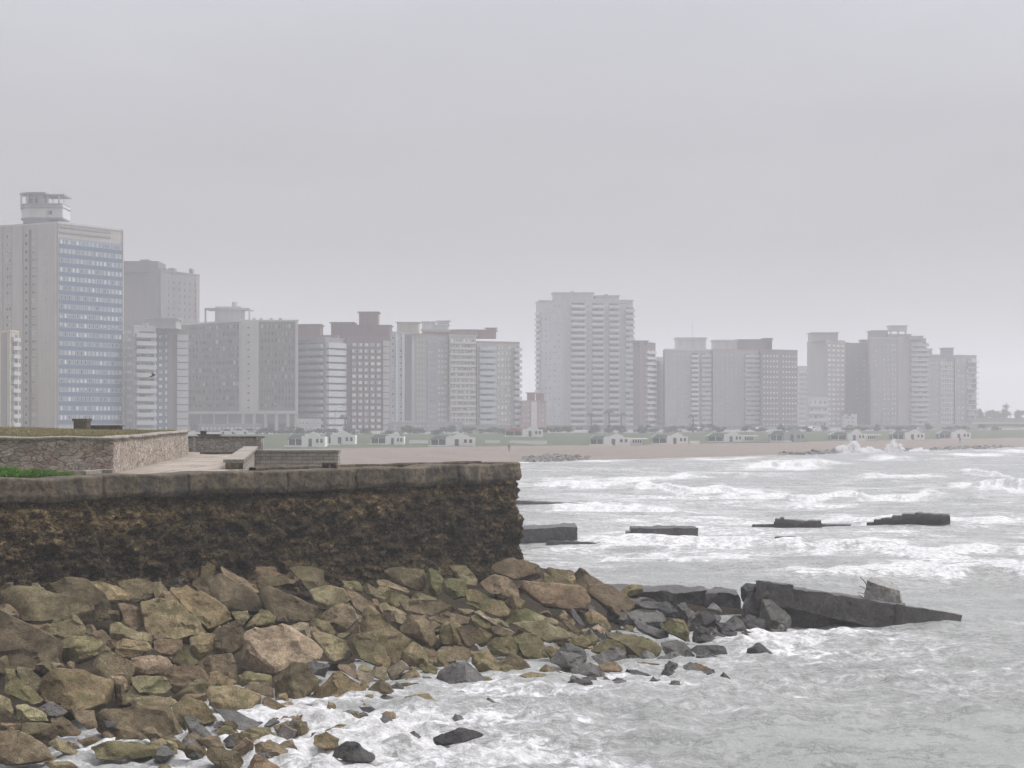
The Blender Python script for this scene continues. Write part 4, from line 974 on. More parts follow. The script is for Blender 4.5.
# ruins out in the water
def ruin(label, cat, name, pieces, kids=None, mat=None):
    r = empty(name, (0, 0, 0), label, cat)
    for i, (pn, x0, x1, yt0, yt1, yb, dep, m_) in enumerate(pieces):
        D = DW(yb); zt0, zt1 = Z(yt0, D), Z(yt1, D); xa, xb = X(x0, D), X(x1, D)
        rough_solid(pn, [(xa, D, -.6), (xb, D, -.6), (xa+.1, D+dep, -.6), (xb, D+dep, -.6), (xa+.1, D, zt0), (xb-.05, D, zt1), (xa+.2, D+dep, zt0), (xb-.1, D+dep, zt1)], m_ or conc_d, r, (60, 12, 12), .045, int(x0) % 50, 1.9)
    return r
grey_m = M_conc('weathered_block', (.055, .052, .050), (.085, .080, .077), (.12, .115, .11))
ruin('dark grey concrete block in the surf right beside the broken wall end', 'concrete block', 'concrete_block', [('block', 505, 578, 530, 526.5, 545.5, 3.5, grey_m), ('ledge', 545, 602, 541, 543, 546.5, 1.5, grey_m)])
ruin('thin low dark concrete strip just showing above the water beyond the grey block', 'concrete strip', 'concrete_strip', [('slab', 500, 600, 500.2, 505.0, 508.5, 2.0, grey_m)])
ruin('low rounded dark slab in the surf between the grey block and the planks', 'concrete slab', 'concrete_slab', [('slab', 630, 699, 528.5, 528.0, 538, 2.5, None), ('edge_piece', 625, 640, 533, 531, 538.3, 2, None)])
def slabs(label, cat, name, pcs):
    r = empty(name, (0, 0, 0), label, cat)
    for i, (x0, x1, yt0, yt1, yb0, yb1, D, dep) in enumerate(pcs):
        rough_solid('slab', corners([PT(x0, yb0, D), PT(x1, yb1, D), PT(x1, yt1, D), PT(x0, yt0, D)], [PT(x0+1, yb0-1, D+dep), PT(x1, yb1-1, D+dep), PT(x1, yt1-1, D+dep), PT(x0+1, yt0-1, D+dep)]), conc_d, r, (50, 10, 5), .03, i+20, 2.0)
    return r
slabs('stack of dark overlapping concrete slabs stepping up to a square end, out in the surf', 'slab stack', 'concrete_slabs',
      [(866.5, 950, 523, 520, 529, 530, 124, 3.5), (874, 950, 520, 517.5, 523.4, 522, 123.8, 3.2), (881, 950, 518.5, 516, 521, 519.5, 123.6, 3.2), (892, 949, 516, 515.2, 519.2, 518.8, 123.4, 3), (902, 948, 514.2, 514.6, 517, 517.4, 123.2, 3), (915, 947, 513, 515.0, 515.6, 516.4, 123.0, 3)])
slabs('flat broken planks of concrete lying scattered on the surf, left of the slab stack', 'broken slabs', 'broken_slabs',
      [(752, 800, 525, 524.5, 530, 530, 122.5, 2), (774, 822, 522.0, 523.8, 530, 530, 122.2, 2.5), (775, 812, 519.0, 521.5, 522, 524.5, 122.0, 2), (808, 821, 520.5, 521, 530, 530, 122.1, 2), (818, 851, 524.6, 525.2, 529, 529, 123, 1.5), (780, 784, 517.6, 518.0, 520, 520.5, 122, .6)])
slabs('small dark scrap of concrete awash just below the broken planks', 'concrete scrap', 'concrete_scrap', [(775, 796, 537.2, 537, 542, 542, 112.5, 1.2)])
# ================================================================ the city along the bay
W_ = {}
def wallm(c, var=.09):
    k = tuple(c)
    if k not in W_: W_[k] = M_wall('facade', c, var)
    return W_[k]
GL = {'dk': M_window('glass', (.035, .045, .055), (.22, .24, .25), .62), 'mid': M_window('glass', (.10, .12, .14), (.52, .53, .52), .42), 'lt': M_window('blinds', (.28, .30, .32), (.75, .75, .72), .25),
      'col': M_window('shutters', (.07, .06, .05), (.45, .38, .24), .5)}
frame_w = M_plain('frame_white', (.62, .62, .60), .6, .05); slab_w = M_plain('balcony_white', (.47, .48, .48), .8, .08, .5); recess = M_plain('recess', (.13, .13, .135), .8, .1)
wm_cache = {}; bal_cache = {}
def win_mesh(w_, h_, g, fr):
    k = (round(w_, 2), round(h_, 2), g, fr.name)
    if k not in wm_cache:
        m = MB(); t_ = .09
        m.box(-w_/2+t_, w_/2-t_, -.05, .06, t_, h_-t_, GL[g])
        m.box(-w_/2, w_/2, -.12, .06, 0, t_, fr); m.box(-w_/2, w_/2, -.12, .06, h_-t_, h_, fr); m.box(-w_/2, -w_/2+t_, -.12, .06, t_, h_-t_, fr); m.box(w_/2-t_, w_/2, -.12, .06, t_, h_-t_, fr)
        if w_ > 1.3: m.box(-.04, .04, -.10, .06, t_, h_-t_, fr)
        wm_cache[k] = m.mesh('window')
    return wm_cache[k]
def bal_mesh(w_, d_, ph, mat, g, fh, open_):
    k = (round(w_, 1), d_, ph, mat.name, g, round(fh, 2), open_)
    if k not in bal_cache:
        m = MB(); m.box(-w_/2, w_/2, -d_, 0, -.12, .06, mat)
        if open_:
            m.box(-w_/2, w_/2, -d_, -d_+.05, ph-.08, ph, mat)
            nn = max(3, int(w_/.9)); 
            for i in range(nn+1): x = -w_/2+.03+(w_-.06)*i/nn; m.box(x-.03, x+.03, -d_, -d_+.05, .06, ph-.08, mat)
        else: m.box(-w_/2, w_/2, -d_, -d_+.1, .06, ph, mat); m.box(-w_/2, -w_/2+.1, -d_+.1, 0, .06, ph, mat); m.box(w_/2-.1, w_/2, -d_+.1, 0, .06, ph, mat)
        # the glazed doors behind the balcony
        m.box(-w_/2+.2, w_/2-.2, -.06, .02, .06, fh-.55, GL[g])
        bal_cache[k] = m.mesh('balcony')
    return bal_cache[k]
class Bld:
    """three plan corners given as (px, distance): left, middle (nearest), right"""
    def __init__(s, label, L, M, R, ytop, col, cat='apartment building', name='apartment_building', ybase=None, group='apartment blocks along the bay', zb=None, cap=True, capcol=None):
        s.L, s.M, s.R = [np.array([X(*q), q[1]]) for q in (L, M, R)]
        s.zt = Z(ytop, M[1]); s.zb = float(TZ(M[0], M[1])) if zb is None else zb
        s.root = empty(name, (s.M[0], s.M[1], s.zb), label, cat, group); s.o = np.array([s.M[0], s.M[1]]); s.H = s.zt-s.zb; s.n = {'window': 0, 'balcony': 0}
        s.K = s.L+s.R-s.M; s.mat = wallm(col); s.over = {}
        mb = MB(); mb.prism([tuple(q-s.o) for q in (s.L, s.M, s.R, s.K)], -3, s.H, s.mat); mb.build('wall', s.root)
        if cap:
            c = (s.L+s.R)/2-s.o; ex = lambda q: tuple((q-s.o-c)*1.012+c)
            mb = MB(); mb.prism([ex(q) for q in (s.L, s.M, s.R, s.K)], s.H, s.H+.55, wallm(capcol) if capcol else s.mat); mb.build('roof', s.root)
    def face(s, i):
        p, q = (s.L, s.M) if i == 0 else (s.M, s.R); d = q-p; L = float(np.linalg.norm(d)); d = d/L; return p-s.o, d, L
    def _put(s, name, me, x, y, z, ang):
        s.n[name] = s.n.get(name, 0)+1
        if s.n[name] <= 96:
            o = link(name, me, s.root); o.location = (x, y, z); o.rotation_euler = (0, 0, ang)
        else: s.over.setdefault(name, []).append((me, x, y, z, ang))
    def finish(s):
        for name, lst in s.over.items():
            mb = MB()
            for me, x, y, z, a in lst:
                ca, sa = math.cos(a), math.sin(a); vs_ = [(x+ca*v.co.x-sa*v.co.y, y+sa*v.co.x+ca*v.co.y, z+v.co.z) for v in me.vertices]; n0 = len(mb.v); mb.v += vs_
                for f in me.polygons: mb.f.append([n0+i for i in f.vertices]); mb.m.append(mb._mi(me.materials[f.material_index]))
            o = mb.build(name, s.root); o['kind'] = 'stuff'
        return s
    def grid(s, i, u0, u1, cols, rows, ww=.55, hh=.5, g='mid', z0=.0, z1=1., fr=frame_w, skip=0., seed=1, off=.02):
        p, d, L = s.face(i); ang = math.atan2(d[1], d[0]); cw = L*(u1-u0)/cols; rh = s.H*(z1-z0)/rows; r = random.Random(seed); gl = g if isinstance(g, (list, tuple)) else [g]; nrm = np.array([d[1], -d[0]])
        for k in range(rows-1, -1, -1):
            for j in range(cols):
                if r.random() < skip: continue
                c = p+d*(L*u0+cw*(j+.5))+nrm*off; s._put('window', win_mesh(cw*ww, rh*hh, r.choice(gl), fr), c[0], c[1], s.H*z0+rh*(k+.28), ang)
        return s
    def balc(s, i, u0, u1, rows, cols=1, dep=1.3, ph=1.0, g='mid', z0=0., z1=1., mat=slab_w, ww=.94, open_=False):
        p, d, L = s.face(i); ang = math.atan2(d[1], d[0]); cw = L*(u1-u0)/cols; rh = s.H*(z1-z0)/rows
        for k in range(rows-1, -1, -1):
            for j in range(cols):
                c = p+d*(L*u0+cw*(j+.5)); s._put('balcony', bal_mesh(cw*ww, dep, ph, mat, g, rh, open_), c[0], c[1], s.H*z0+rh*k, ang)
        return s
    def band(s, i, u0, u1, rows, frac, mat, name='spandrel', z0=0., z1=1., pr=.10, at=0.):
        p, d, L = s.face(i); ang = math.atan2(d[1], d[0]); rh = s.H*(z1-z0)/rows; w_ = L*(u1-u0); m = MB(); m.box(0, w_, -pr, .05, 0, rh*frac, mat); me = m.mesh(name); c = p+d*L*u0
        for k in range(rows): s._put(name, me, c[0], c[1], s.H*z0+rh*(k+at), ang)
        return s
    def pier(s, i, u0, u1, z0, z1, mat, name='pier', pr=.25):
        p, d, L = s.face(i); ang = math.atan2(d[1], d[0]); m = MB(); m.box(0, L*(u1-u0), -pr, .05, s.H*z0, s.H*z1, mat); o = m.build(name, s.root); c = p+d*L*u0; o.location = (c[0], c[1], 0); o.rotation_euler = (0, 0, ang); return s
    def top(s, name, px0, px1, yt, back=3, dep=8, col=None, lid=0, yb=None, legs=None):
        """a box on the roof"""
        D = s.M[1]+back; z0 = s.H-.1 if yb is None else Z(yb, D)-s.zb; z1 = Z(yt, D)-s.zb; m = wallm(col) if col else s.mat; mb = MB()
        x0, x1 = X(px0, D)-s.o[0], X(px1, D)-s.o[0]
        mb.box(x0, x1, back, back+dep, z0, z1, m); o = mb.build(name, s.root)
        if lid: q = MB(); q.box(x0-.5, x1+.5, back-.5, back+dep+.5, z1, z1+lid, m); q.build('roof_slab', o)
        if legs:
            for u in (.06, .5, .94):
                x = x0+(x1-x0)*u; q = MB(); q.box(x-.35, x+.35, back+.3, back+1, s.H-.1, z0, m); q.build('column', o)
        return s
    def mast(s, px, y0, back=5, r=.08):
        D = s.M[1]+back; mb = MB(); x = X(px, D)-s.o[0]; mb.tube([(x, back, s.H-.1), (x, back, Z(y0, D)-s.zb)], r, frame_w); mb.build('antenna', s.root); return s
cream = (.44, .42, .37); grey = (.33, .33, .33); lgrey = (.46, .46, .46); brn = (.24, .21, .19); red = (.22, .12, .11); white = (.60, .60, .59); blue = (.12, .20, .38); bgrey = (.30, .32, .36)
bluem = M_plain('blue_panel', (.09, .145, .22), .5, .12, .3); redm = M_plain('red_slab', (.17, .11, .105), .8, .1); browns = M_plain('brown_slab', (.26, .24, .21), .8, .1)
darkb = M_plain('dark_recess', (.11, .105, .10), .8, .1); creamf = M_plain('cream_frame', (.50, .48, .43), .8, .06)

# B0
b0 = Bld('narrow cream apartment block cut by the frame edge, in front of the tall hotel', (-30, 470), (10, 452), (19, 458), 332, (.50, .45, .33)); b0.grid(0, .0, .98, 4, 12, .34, .55, 'mid').balc(1, .1, .9, 12, 1, .8, .9, 'mid').pier(0, .8, .92, 0, 1, wallm((.28, .25, .23)), 'pier', .15).finish()
# B1 the tall hotel
b1 = Bld('tallest tower: hotel with a round two-tier rooftop room and blue banded side', (-25, 492), (58, 478), (123, 498), 223.5, (.40, .37, .345), 'hotel tower', 'hotel_tower', capcol=(.5, .48, .46))
b1.band(1, .01, .985, 20, .42, bluem, 'spandrel', .045, .93, .14, .0)
b1.pier(1, .01, .985, .04, .935, wallm((.22, .27, .35)), 'facade_panel', .06)
b1.grid(1, .015, .98, 16, 20, .60, .48, ['lt', 'mid', 'mid'], .052, .937, wallm((.50, .53, .57)), 0, 4, .08)
b1.band(1, .01, .80, 2, .34, wallm((.26, .25, .24)), 'louvre_panel', .945, .995, .2, .5)
b1.pier(1, .985, 1.0, 0, 1, wallm((.45, .43, .41)), 'pier', .3)
b1.grid(0, .60, .655, 1, 24, .75, .5, 'dk', .03, .97, frame_w, 0, 2); b1.grid(0, .69, .75, 1, 24, .9, .42, 'mid', .03, .97, frame_w, .1, 3); b1.grid(0, .38, .45, 1, 24, .9, .55, 'mid', .03, .97)
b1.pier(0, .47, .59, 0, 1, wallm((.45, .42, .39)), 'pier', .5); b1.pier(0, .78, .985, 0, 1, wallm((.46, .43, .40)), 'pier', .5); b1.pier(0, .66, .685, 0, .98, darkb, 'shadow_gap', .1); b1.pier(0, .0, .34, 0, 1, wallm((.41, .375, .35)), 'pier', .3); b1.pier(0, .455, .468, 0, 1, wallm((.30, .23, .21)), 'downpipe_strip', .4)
b1.grid(0, .86, .88, 1, 22, .9, .25, 'mid', .04, .96, frame_w, 0, 5, .52)
def rooftop(b):
    D = b.M[1]+9; ox, oy, oz = b.o[0], b.o[1], b.zb; z = lambda y: Z(y, D)-oz
    cx, cy = X(37, D)-ox, D-oy; r = 15/F*D; wm = wallm(white); slabm = wallm((.30, .31, .33)); gm = GL['mid']
    def oval(name, y0, y1, rr, mat, x1=66.5, par=b.root):
        mb = MB(); xe = X(x1, D)-ox; k = 14
        poly = [(cx-rr*math.sin(math.pi*j/k), cy-rr*math.cos(math.pi*j/k)) for j in range(k+1)]   # rounded left end
        poly = poly+[(xe, cy+rr), (xe, cy-rr)]
        mb.prism(poly, z(y0), z(y1), mat); return mb.build(name, par)
    oval('base_drum', 224, 219, r*.9, slabm, 52); d = oval('rooftop_room', 219, 209.5, r, wm); oval('ledge', 220.2, 219, r*1.05, slabm)
    q = MB(); q.box(X(51.5, D)-ox, X(56, D)-ox, cy-r-.1, cy-r+.1, z(216.5), z(212.5), GL['dk']); q.build('window', b.root)
    oval('ledge', 210, 208.9, r*1.06, slabm); oval('ledge', 206.7, 205.3, r*1.1, slabm); oval('glazed_room', 205.3, 195.8, r*.72, gm, 46)
    for a in (24.5, 31, 37, 45, 51, 62):
        q = MB(); q.box(X(a, D)-ox-.2, X(a, D)-ox+.2, cy-r*.80, cy-r*.80+.4, z(210), z(195.5), wm); q.build('column', b.root)
    oval('roof_slab', 195.8, 194.2, r*1.12, slabm, 50); q = MB(); q.box(X(47, D)-ox, X(68, D)-ox, cy-r*1.0, cy+r, z(197.3), z(196), slabm); q.build('roof_slab', b.root)
    oval('parapet', 208.9, 206.7, r*1.0, wm, 67)
rooftop(b1); b1.mast(53, 184, 12, .10).mast(64, 190, 12, .08).finish()
# B2 brown tower behind
b2 = Bld('massive brown-grey tower with a stepped roof, behind the hotel', (100, 640), (161, 618), (199.5, 640), 271, (.20, .195, .185)); b2.pier(0, 0, .97, .03, .985, wallm((.20, .185, .165)), 'wall_panel', .2)
b2.top('penthouse', 118, 158, 261, 4, 14, (.165, .15, .14)).top('penthouse', 158, 166, 268.5, 3, 10).top('stair_tower', 168.5, 174, 268, 6, 5).top('stair_tower', 189, 192, 268.5, 6, 4, (.2, .18, .17)).top('roof_tank', 140, 149, 259.5, 6, 6)
b2.grid(0, .3, .95, 7, 18, .16, .4, 'dk', .2, .96, wallm((.2, .18, .17))).grid(1, .12, .95, 6, 18, .14, .4, 'dk', .2, .96, wallm((.2, .18, .17))); b2.pier(1, .9, .99, 0, 1, wallm((.28, .24, .24)), 'pier', .2).finish()
# B3
b3 = Bld('white block with full-width balconies between the hotel and a blue-striped block', (119, 508), (134, 496), (156, 500), 327, (.47, .48, .48)); b3.balc(1, .02, .98, 13, 1, 1.3, 1.15, 'mid', .0, .98).grid(0, .1, .9, 2, 13, .7, .4, 'lt').top('penthouse', 146, 176, 319, 4, 8, (.42, .42, .41), .3).top('stair_tower', 142, 147, 323, 2, 3).finish()
b3b = Bld('slim block with a dark blue-grey window strip and one white balcony column', (150, 520), (156.5, 505), (189, 509), 330, (.27, .25, .245)); b3b.pier(1, .0, .36, 0, .97, wallm((.17, .19, .25)), 'blue_strip', .12).grid(1, .04, .20, 1, 14, .6, .4, 'lt', .0, .97, frame_w, 0, 1, .14).grid(1, .24, .34, 1, 14, .6, .5, 'lt', .0, .97, frame_w, 0, 1, .14).balc(1, .60, .96, 14, 1, 1.0, 1.7, 'mid', .0, .97).finish()
# B4 broad slab on stilts
b4 = Bld('broad pale-framed slab block of mosaic windows, raised on stilts, with a rooftop tank', (176, 560), (242, 536), (298, 536), 321.5, (.20, .195, .185), zb=Z(414, 536), capcol=(.5, .49, .46))
wf = wallm((.50, .49, .46)); b4.pier(1, -.01, .30, 0, 1.0, wf, 'blank_pier', .5).pier(1, .955, 1.0, 0, 1, wf, 'frame', .5).pier(0, .98, 1.0, 0, 1, wf, 'frame', .5).pier(1, .30, .955, 0, .035, wf, 'frame', .5).pier(0, .0, .98, 0, .03, wf, 'frame', .5)
b4.grid(1, .33, .94, 10, 12, .72, .62, ['col', 'mid', 'dk', 'col'], .05, .98, browns, 0, 3).grid(0, .10, .97, 17, 12, .72, .62, ['dk', 'col', 'dk', 'mid'], .05, .98, browns, 0, 8).grid(1, .10, .14, 1, 12, .8, .2, 'dk', .04, .98, darkb, 0, 1, .52)
def b4extra(b):
    D = b.M[1]+8; mb = MB(); z0 = b.H; wm = wallm((.47, .47, .45)); 
    mb.box(X(215, D)-b.o[0], X(241, D)-b.o[0], 8, 16, z0-.1, Z(306.5, D)-b.zb, wm); mb.build('roof_tank', b.root)
    for a, c in ((205, 250),):
        q = MB(); q.box(X(a, D)-b.o[0], X(c, D)-b.o[0], 7.4, 16.6, Z(309.5, D)-b.zb, Z(308, D)-b.zb, wm); q.build('roof_frame', b.root)
    for a in (205.5, 249.5): q = MB(); q.box(X(a, D)-b.o[0]-.25, X(a, D)-b.o[0]+.25, 7.6, 8.2, z0-.1, Z(309.5, D)-b.zb, wm); q.build('post', b.root)
    q = MB(); q.cyl(X(233.5, D)-b.o[0], 11, Z(306.5, D)-b.zb, Z(301.5, D)-b.zb, 1.0, wm, 10); q.build('chimney', b.root)
    for a in (255, 262, 272, 281): q = MB(); q.box(X(a, D)-b.o[0]-.5, X(a, D)-b.o[0]+.5, 6, 7, z0, z0+1.5, wm); q.build('roof_vent', b.root)
    g = float(TZ(242, 536))-b.zb; 
    for i, us in ((1, (.02, .22, .42, .62, .82, .97)), (0, (.2, .4, .6, .8))):
        p, d, L = b.face(i)
        for u in us: c = p+d*L*u; q = MB(); q.box(c[0]-.5, c[0]+.5, c[1]-.1, c[1]+.9, g-1, -.0, wf); q.build('column', b.root)
    q = MB(); pts_ = [(b.L-b.o)*.9+np.array([1, 6]), np.array([0, 6.]), (b.R-b.o)*.95+np.array([0, 6.]), (b.K-b.o)*.9+np.array([1, 6.])]; q.prism([tuple(x) for x in pts_], g-1, -.05, wallm((.24, .23, .22))); q.build('ground_floor', b.root)
b4extra(b4); b4.finish()
# B5
b5 = Bld('block with long rounded grey balconies and a red-brown rooftop box', (293, 548), (325, 538), (345, 546), 339, (.27, .275, .285)); b5.balc(0, .02, .99, 13, 1, 1.3, 1.1, 'dk', 0, .985, wallm((.36, .37, .385))).balc(1, .01, .95, 13, 1, 1.3, 1.5, 'mid', 0, .985, slab_w)
b5.top('stair_tower', 297.5, 320, 325, 4, 9, (.21, .135, .13), .3).top('penthouse', 320, 338, 335, 5, 6, (.25, .16, .15)).finish()
b6 = Bld('maroon block with white paired windows, red slabs and a tall stepped red rooftop', (344, 560), (347, 545), (389.5, 549), 338, (.17, .125, .122)); b6.balc(1, .06, .80, 14, 1, 1.0, .9, 'dk', .0, .95, redm).grid(1, .08, .80, 5, 14, .62, .5, 'lt', .01, .96, frame_w, 0, 1, 1.05).balc(1, .83, .99, 14, 1, 1.1, 1.7, 'mid', .0, .99, wallm((.45, .43, .42)))
b6.top('penthouse', 331, 353, 323, 4, 9, (.18, .11, .105), .3).top('penthouse', 353, 390, 325.5, 5, 10, (.21, .135, .13), .2).top('stair_tower', 359, 377.5, 312.5, 6, 8, (.21, .135, .13), .3, 325).finish()
b7 = Bld('blue-grey narrow block with a dark vertical slot and a yellowish tank on top', (388, 575), (390, 560), (415, 566), 333, (.34, .36, .38)); b7.pier(1, .60, .86, .1, .99, darkb, 'dark_slot', .1).pier(1, .2, .28, 0, 1, wallm((.47, .48, .5)), 'pier', .3).pier(1, .46, .54, 0, 1, wallm((.47, .48, .5)), 'pier', .3).grid(1, .03, .5, 3, 15, .6, .5, ['dk', 'mid'], .02, .98).top('roof_tank', 397, 418, 322.5, 5, 8, (.48, .45, .36), .2).finish()
b8 = Bld('cream block with fine window columns and cluttered white rooftop rooms', (413, 580), (415, 566), (448, 570), 335, (.385, .375, .335), capcol=(.33, .2, .19)); b8.pier(1, .0, .3, 0, .99, wallm((.33, .32, .28)), 'wall_panel', .1).grid(1, .04, .30, 3, 17, .4, .45, 'mid', .02, .98).pier(1, .36, .62, 0, .96, wallm((.31, .33, .355)), 'blue_strip', .2).grid(1, .38, .61, 3, 17, .6, .45, 'mid', .0, .96, frame_w, 0, 1, .22).grid(1, .68, .97, 3, 17, .72, .5, 'lt', .02, .98)
b8.top('penthouse', 422, 434, 322, 5, 7, (.55, .55, .54), .2).top('penthouse', 434, 448, 325, 5, 7, (.5, .5, .5), .2, None, True).top('stair_tower', 437, 449, 321, 8, 4, (.5, .5, .49), .2, 323.5).top('roof_frame', 422, 450, 330, 3, 10, (.55, .54, .53), .2, 332).finish()
b9 = Bld('yellowish block striped by continuous cream floor bands', (447, 585), (449, 568), (476, 572), 336, (.36, .345, .30)); b9.band(1, .02, .98, 16, .38, creamf, 'floor_band', 0, .98, .7).grid(1, .03, .97, 6, 16, .62, .5, ['lt', 'mid'], .012, .985, frame_w, 0, 2).top('penthouse', 449, 477, 330, 4, 9, (.33, .26, .25), .2).top('stair_tower', 476, 496, 330.5, 10, 8, (.30, .21, .20), .3).top('roof_tank', 486, 496, 328.2, 14, 4, (.3, .24, .23), .2).finish()
b10 = Bld('block of pale blue balconies beside a cream window grid, thin red roof edge', (474, 590), (477, 572), (519.5, 580), 342.5, (.38, .37, .33), capcol=(.33, .17, .16)); b10.balc(1, .02, .42, 14, 1, 1.2, 1.2, 'mid', 0, .985, wallm((.40, .42, .47))).grid(1, .46, .80, 4, 14, .70, .5, 'lt', .02, .98, creamf).balc(1, .84, 1.02, 14, 1, 1.4, 1.0, 'mid', 0, .985).finish()
b11 = Bld('low pink block with a white centre strip, left of the largest slab tower', (519, 590), (521, 578), (546, 582), 402, (.36, .27, .25)); b11.pier(1, .38, .62, 0, 1.0, wallm((.52, .49, .46)), 'pier', .3).grid(1, .05, .36, 2, 4, .4, .4, 'mid', .25, 1).grid(1, .66, .95, 2, 4, .4, .4, 'mid', .25, 1).top('penthouse', 527, 535, 393, 3, 4, (.35, .22, .20), .2).top('penthouse', 536, 544, 394, 3, 4, (.35, .22, .2), .2).finish()
# B12 centre tower
b12 = Bld('wide pale grey twenty-storey tower, the largest of the middle skyline, balconies all over', (536, 735), (563, 715), (633, 722), 300, (.42, .43, .44)); p12 = wallm((.58, .59, .60))
b12.balc(1, .10, .32, 21, 1, 1.5, 1.0, 'dk', .02, .99, p12).balc(1, .40, .58, 21, 1, 1.5, 1.0, 'dk', .02, .99, p12).balc(1, .64, .80, 21, 1, 1.5, 1.0, 'dk', .02, .99, p12).balc(1, .88, 1.02, 21, 1, 1.5, 1.0, 'mid', .02, .96, p12).grid(0, .3, .95, 4, 21, .4, .45, 'mid', .02, .98, p12).balc(0, .02, .2, 21, 1, 1.0, .9, 'mid', .02, .95, p12).grid(1, .33, .39, 1, 21, .6, .4, 'mid', .02, .98)
b12.top('penthouse', 553, 593.5, 293, 6, 14, (.42, .43, .44), .3).top('penthouse', 595.5, 619, 296, 6, 14, (.41, .42, .43), .3).top('parapet', 538, 553, 301.5, -1, 4).top('parapet', 619, 632, 303, -1, 4).top('roof_vent', 570, 574, 291, 9, 3).top('roof_vent', 604, 608, 294, 9, 3).finish()
b13 = Bld('dark red-brown block with small white zigzag balconies, right beside the largest slab tower', (633, 690), (640, 665), (655.5, 676), 343, (.14, .10, .098)); b13.balc(1, .25, 1.0, 14, 1, 1.1, .9, 'mid', .03, .95, wallm((.55, .53, .52)), .8).top('penthouse', 634, 648, 341, 3, 8, (.17, .13, .125), .2).finish()
b14 = Bld('sliver of a white block with rounded balconies squeezed between a maroon and a grey block', (655, 700), (656.5, 690), (664, 694), 358, (.42, .43, .43)); b14.balc(1, .0, .95, 13, 1, 1.3, 1.6, 'mid', 0, .98).finish()
b15 = Bld('grey block under a white rooftop box with dark lids and a thin mast', (663, 690), (665, 672), (711, 678), 350, (.35, .355, .36), capcol=(.5, .5, .5)); b15.grid(1, .08, .50, 5, 16, .35, .4, 'mid', .02, .98).balc(1, .76, .99, 16, 1, 1.3, 1.0, 'mid', 0, .98).balc(1, .55, .72, 16, 1, 1., .8, 'dk', 0, .98, p12).top('penthouse', 677, 706, 339.5, 5, 9, (.55, .55, .54), .5).top('roof_lid', 676, 706.5, 337.3, 5, 9, (.40, .40, .40), 0, 338.3).mast(692.5, 322, 8, .1).finish()
b16 = Bld('grey-beige block under a pale rooftop box, its right edge a column of white balconies', (711, 692), (713, 676), (759, 682), 350.5, (.34, .325, .305), capcol=(.36, .27, .25)); b16.grid(1, .05, .55, 5, 16, .30, .35, 'mid', .02, .98).balc(1, .66, .99, 16, 1, 1.3, 1.0, 'mid', .0, .98, slab_w).band(1, .01, .6, 16, .10, wallm((.40, .385, .36)), 'floor_band', 0, .98, .2).top('penthouse', 714, 737, 341, 5, 9, (.47, .47, .46), .5).finish()
b17 = Bld('dark brown block dotted with small white windows', (757, 700), (761, 678), (797.5, 688), 350.5, (.135, .115, .11)); b17.grid(1, .04, .48, 5, 14, .45, .34, 'lt', .02, .97, wallm((.66, .65, .64))).grid(1, .56, .98, 5, 14, .45, .34, 'lt', .02, .97, wallm((.66, .65, .64))).top('penthouse', 737, 772, 340, 7, 12, (.19, .16, .155), .3).top('stair_tower', 764, 772, 338.5, 7, 5, (.19, .16, .155), .2).finish()
b18 = Bld('slim grey block half hidden in the gap beside the dark brown block', (797, 800), (799, 790), (809, 794), 367, (.34, .345, .36)); b18.band(1, 0, 1, 12, .4, wallm((.46, .46, .47)), 'floor_band', 0, .98, .5).grid(1, .1, .9, 2, 12, .5, .4, 'dk', 0, .98).finish()
b19 = Bld('block with a tall blank grey-beige side and a strip of white windows on its right', (807, 740), (826, 718), (845, 726), 341, (.325, .31, .29)); b19.pier(1, 0, .98, .02, .98, wallm((.25, .225, .215)), 'wall_panel', .15).grid(1, .04, .96, 4, 17, .62, .42, 'lt', .02, .98, frame_w, 0, 1, .18).top('roof_frame', 812, 838, 333, 3, 10, (.36, .34, .33), .3).finish()
b19b = Bld('low white block with window bands at the foot of the tall blank-sided block', (806, 660), (808, 652), (828, 656), 398.5, (.47, .475, .48)); b19b.band(1, 0, 1, 4, .4, slab_w, 'floor_band', 0, .98, .8).grid(1, .05, .95, 4, 4, .6, .45, 'mid', .03, 1).finish()
b20 = Bld('dark brown plain block filling the gap beside the broad twin block', (843, 752), (846, 740), (871, 744), 344, (.15, .135, .13)); b20.grid(1, .36, .46, 1, 15, .9, .3, 'mid', .1, .95, wallm((.3, .28, .27))).grid(1, .66, .76, 1, 15, .9, .3, 'mid', .1, .95, wallm((.3, .28, .27))).top('stair_tower', 862, 874, 340, 6, 6, (.22, .2, .19), .2).top('stair_tower', 843, 849, 342.3, 3, 6).finish()
b21 = Bld('broad twin block, brown-grey left, pale rounded balconies right, boxy tank on top', (868, 745), (871, 722), (926, 730), 338.5, (.285, .27, .255), capcol=(.4, .38, .36)); b21.pier(1, .48, .68, 0, 1.03, wallm((.33, .31, .29)), 'wall_panel', .25).grid(1, .02, .12, 1, 17, .7, .25, 'lt', .02, .95, wallm((.3, .28, .26)), .25).grid(1, .20, .34, 2, 17, .6, .32, 'lt', .02, .96, wallm((.35, .33, .3)), .1).grid(1, .36, .46, 2, 17, .6, .45, 'lt', .02, .96, wallm((.4, .38, .35))).balc(1, .69, 1.03, 17, 1, 1.6, 1.1, 'mid', .02, .98, wallm((.43, .42, .41)))
b21.top('penthouse', 872, 888, 331, 6, 9, (.25, .225, .21), .3).top('penthouse', 888, 911, 334.5, 5, 9, (.37, .35, .33), .2).top('roof_tank', 890, 907, 326, 7, 5, (.44, .43, .43), .3, 331, True).top('penthouse', 908, 923, 336.5, 4, 8, (.42, .41, .4), .3).finish()
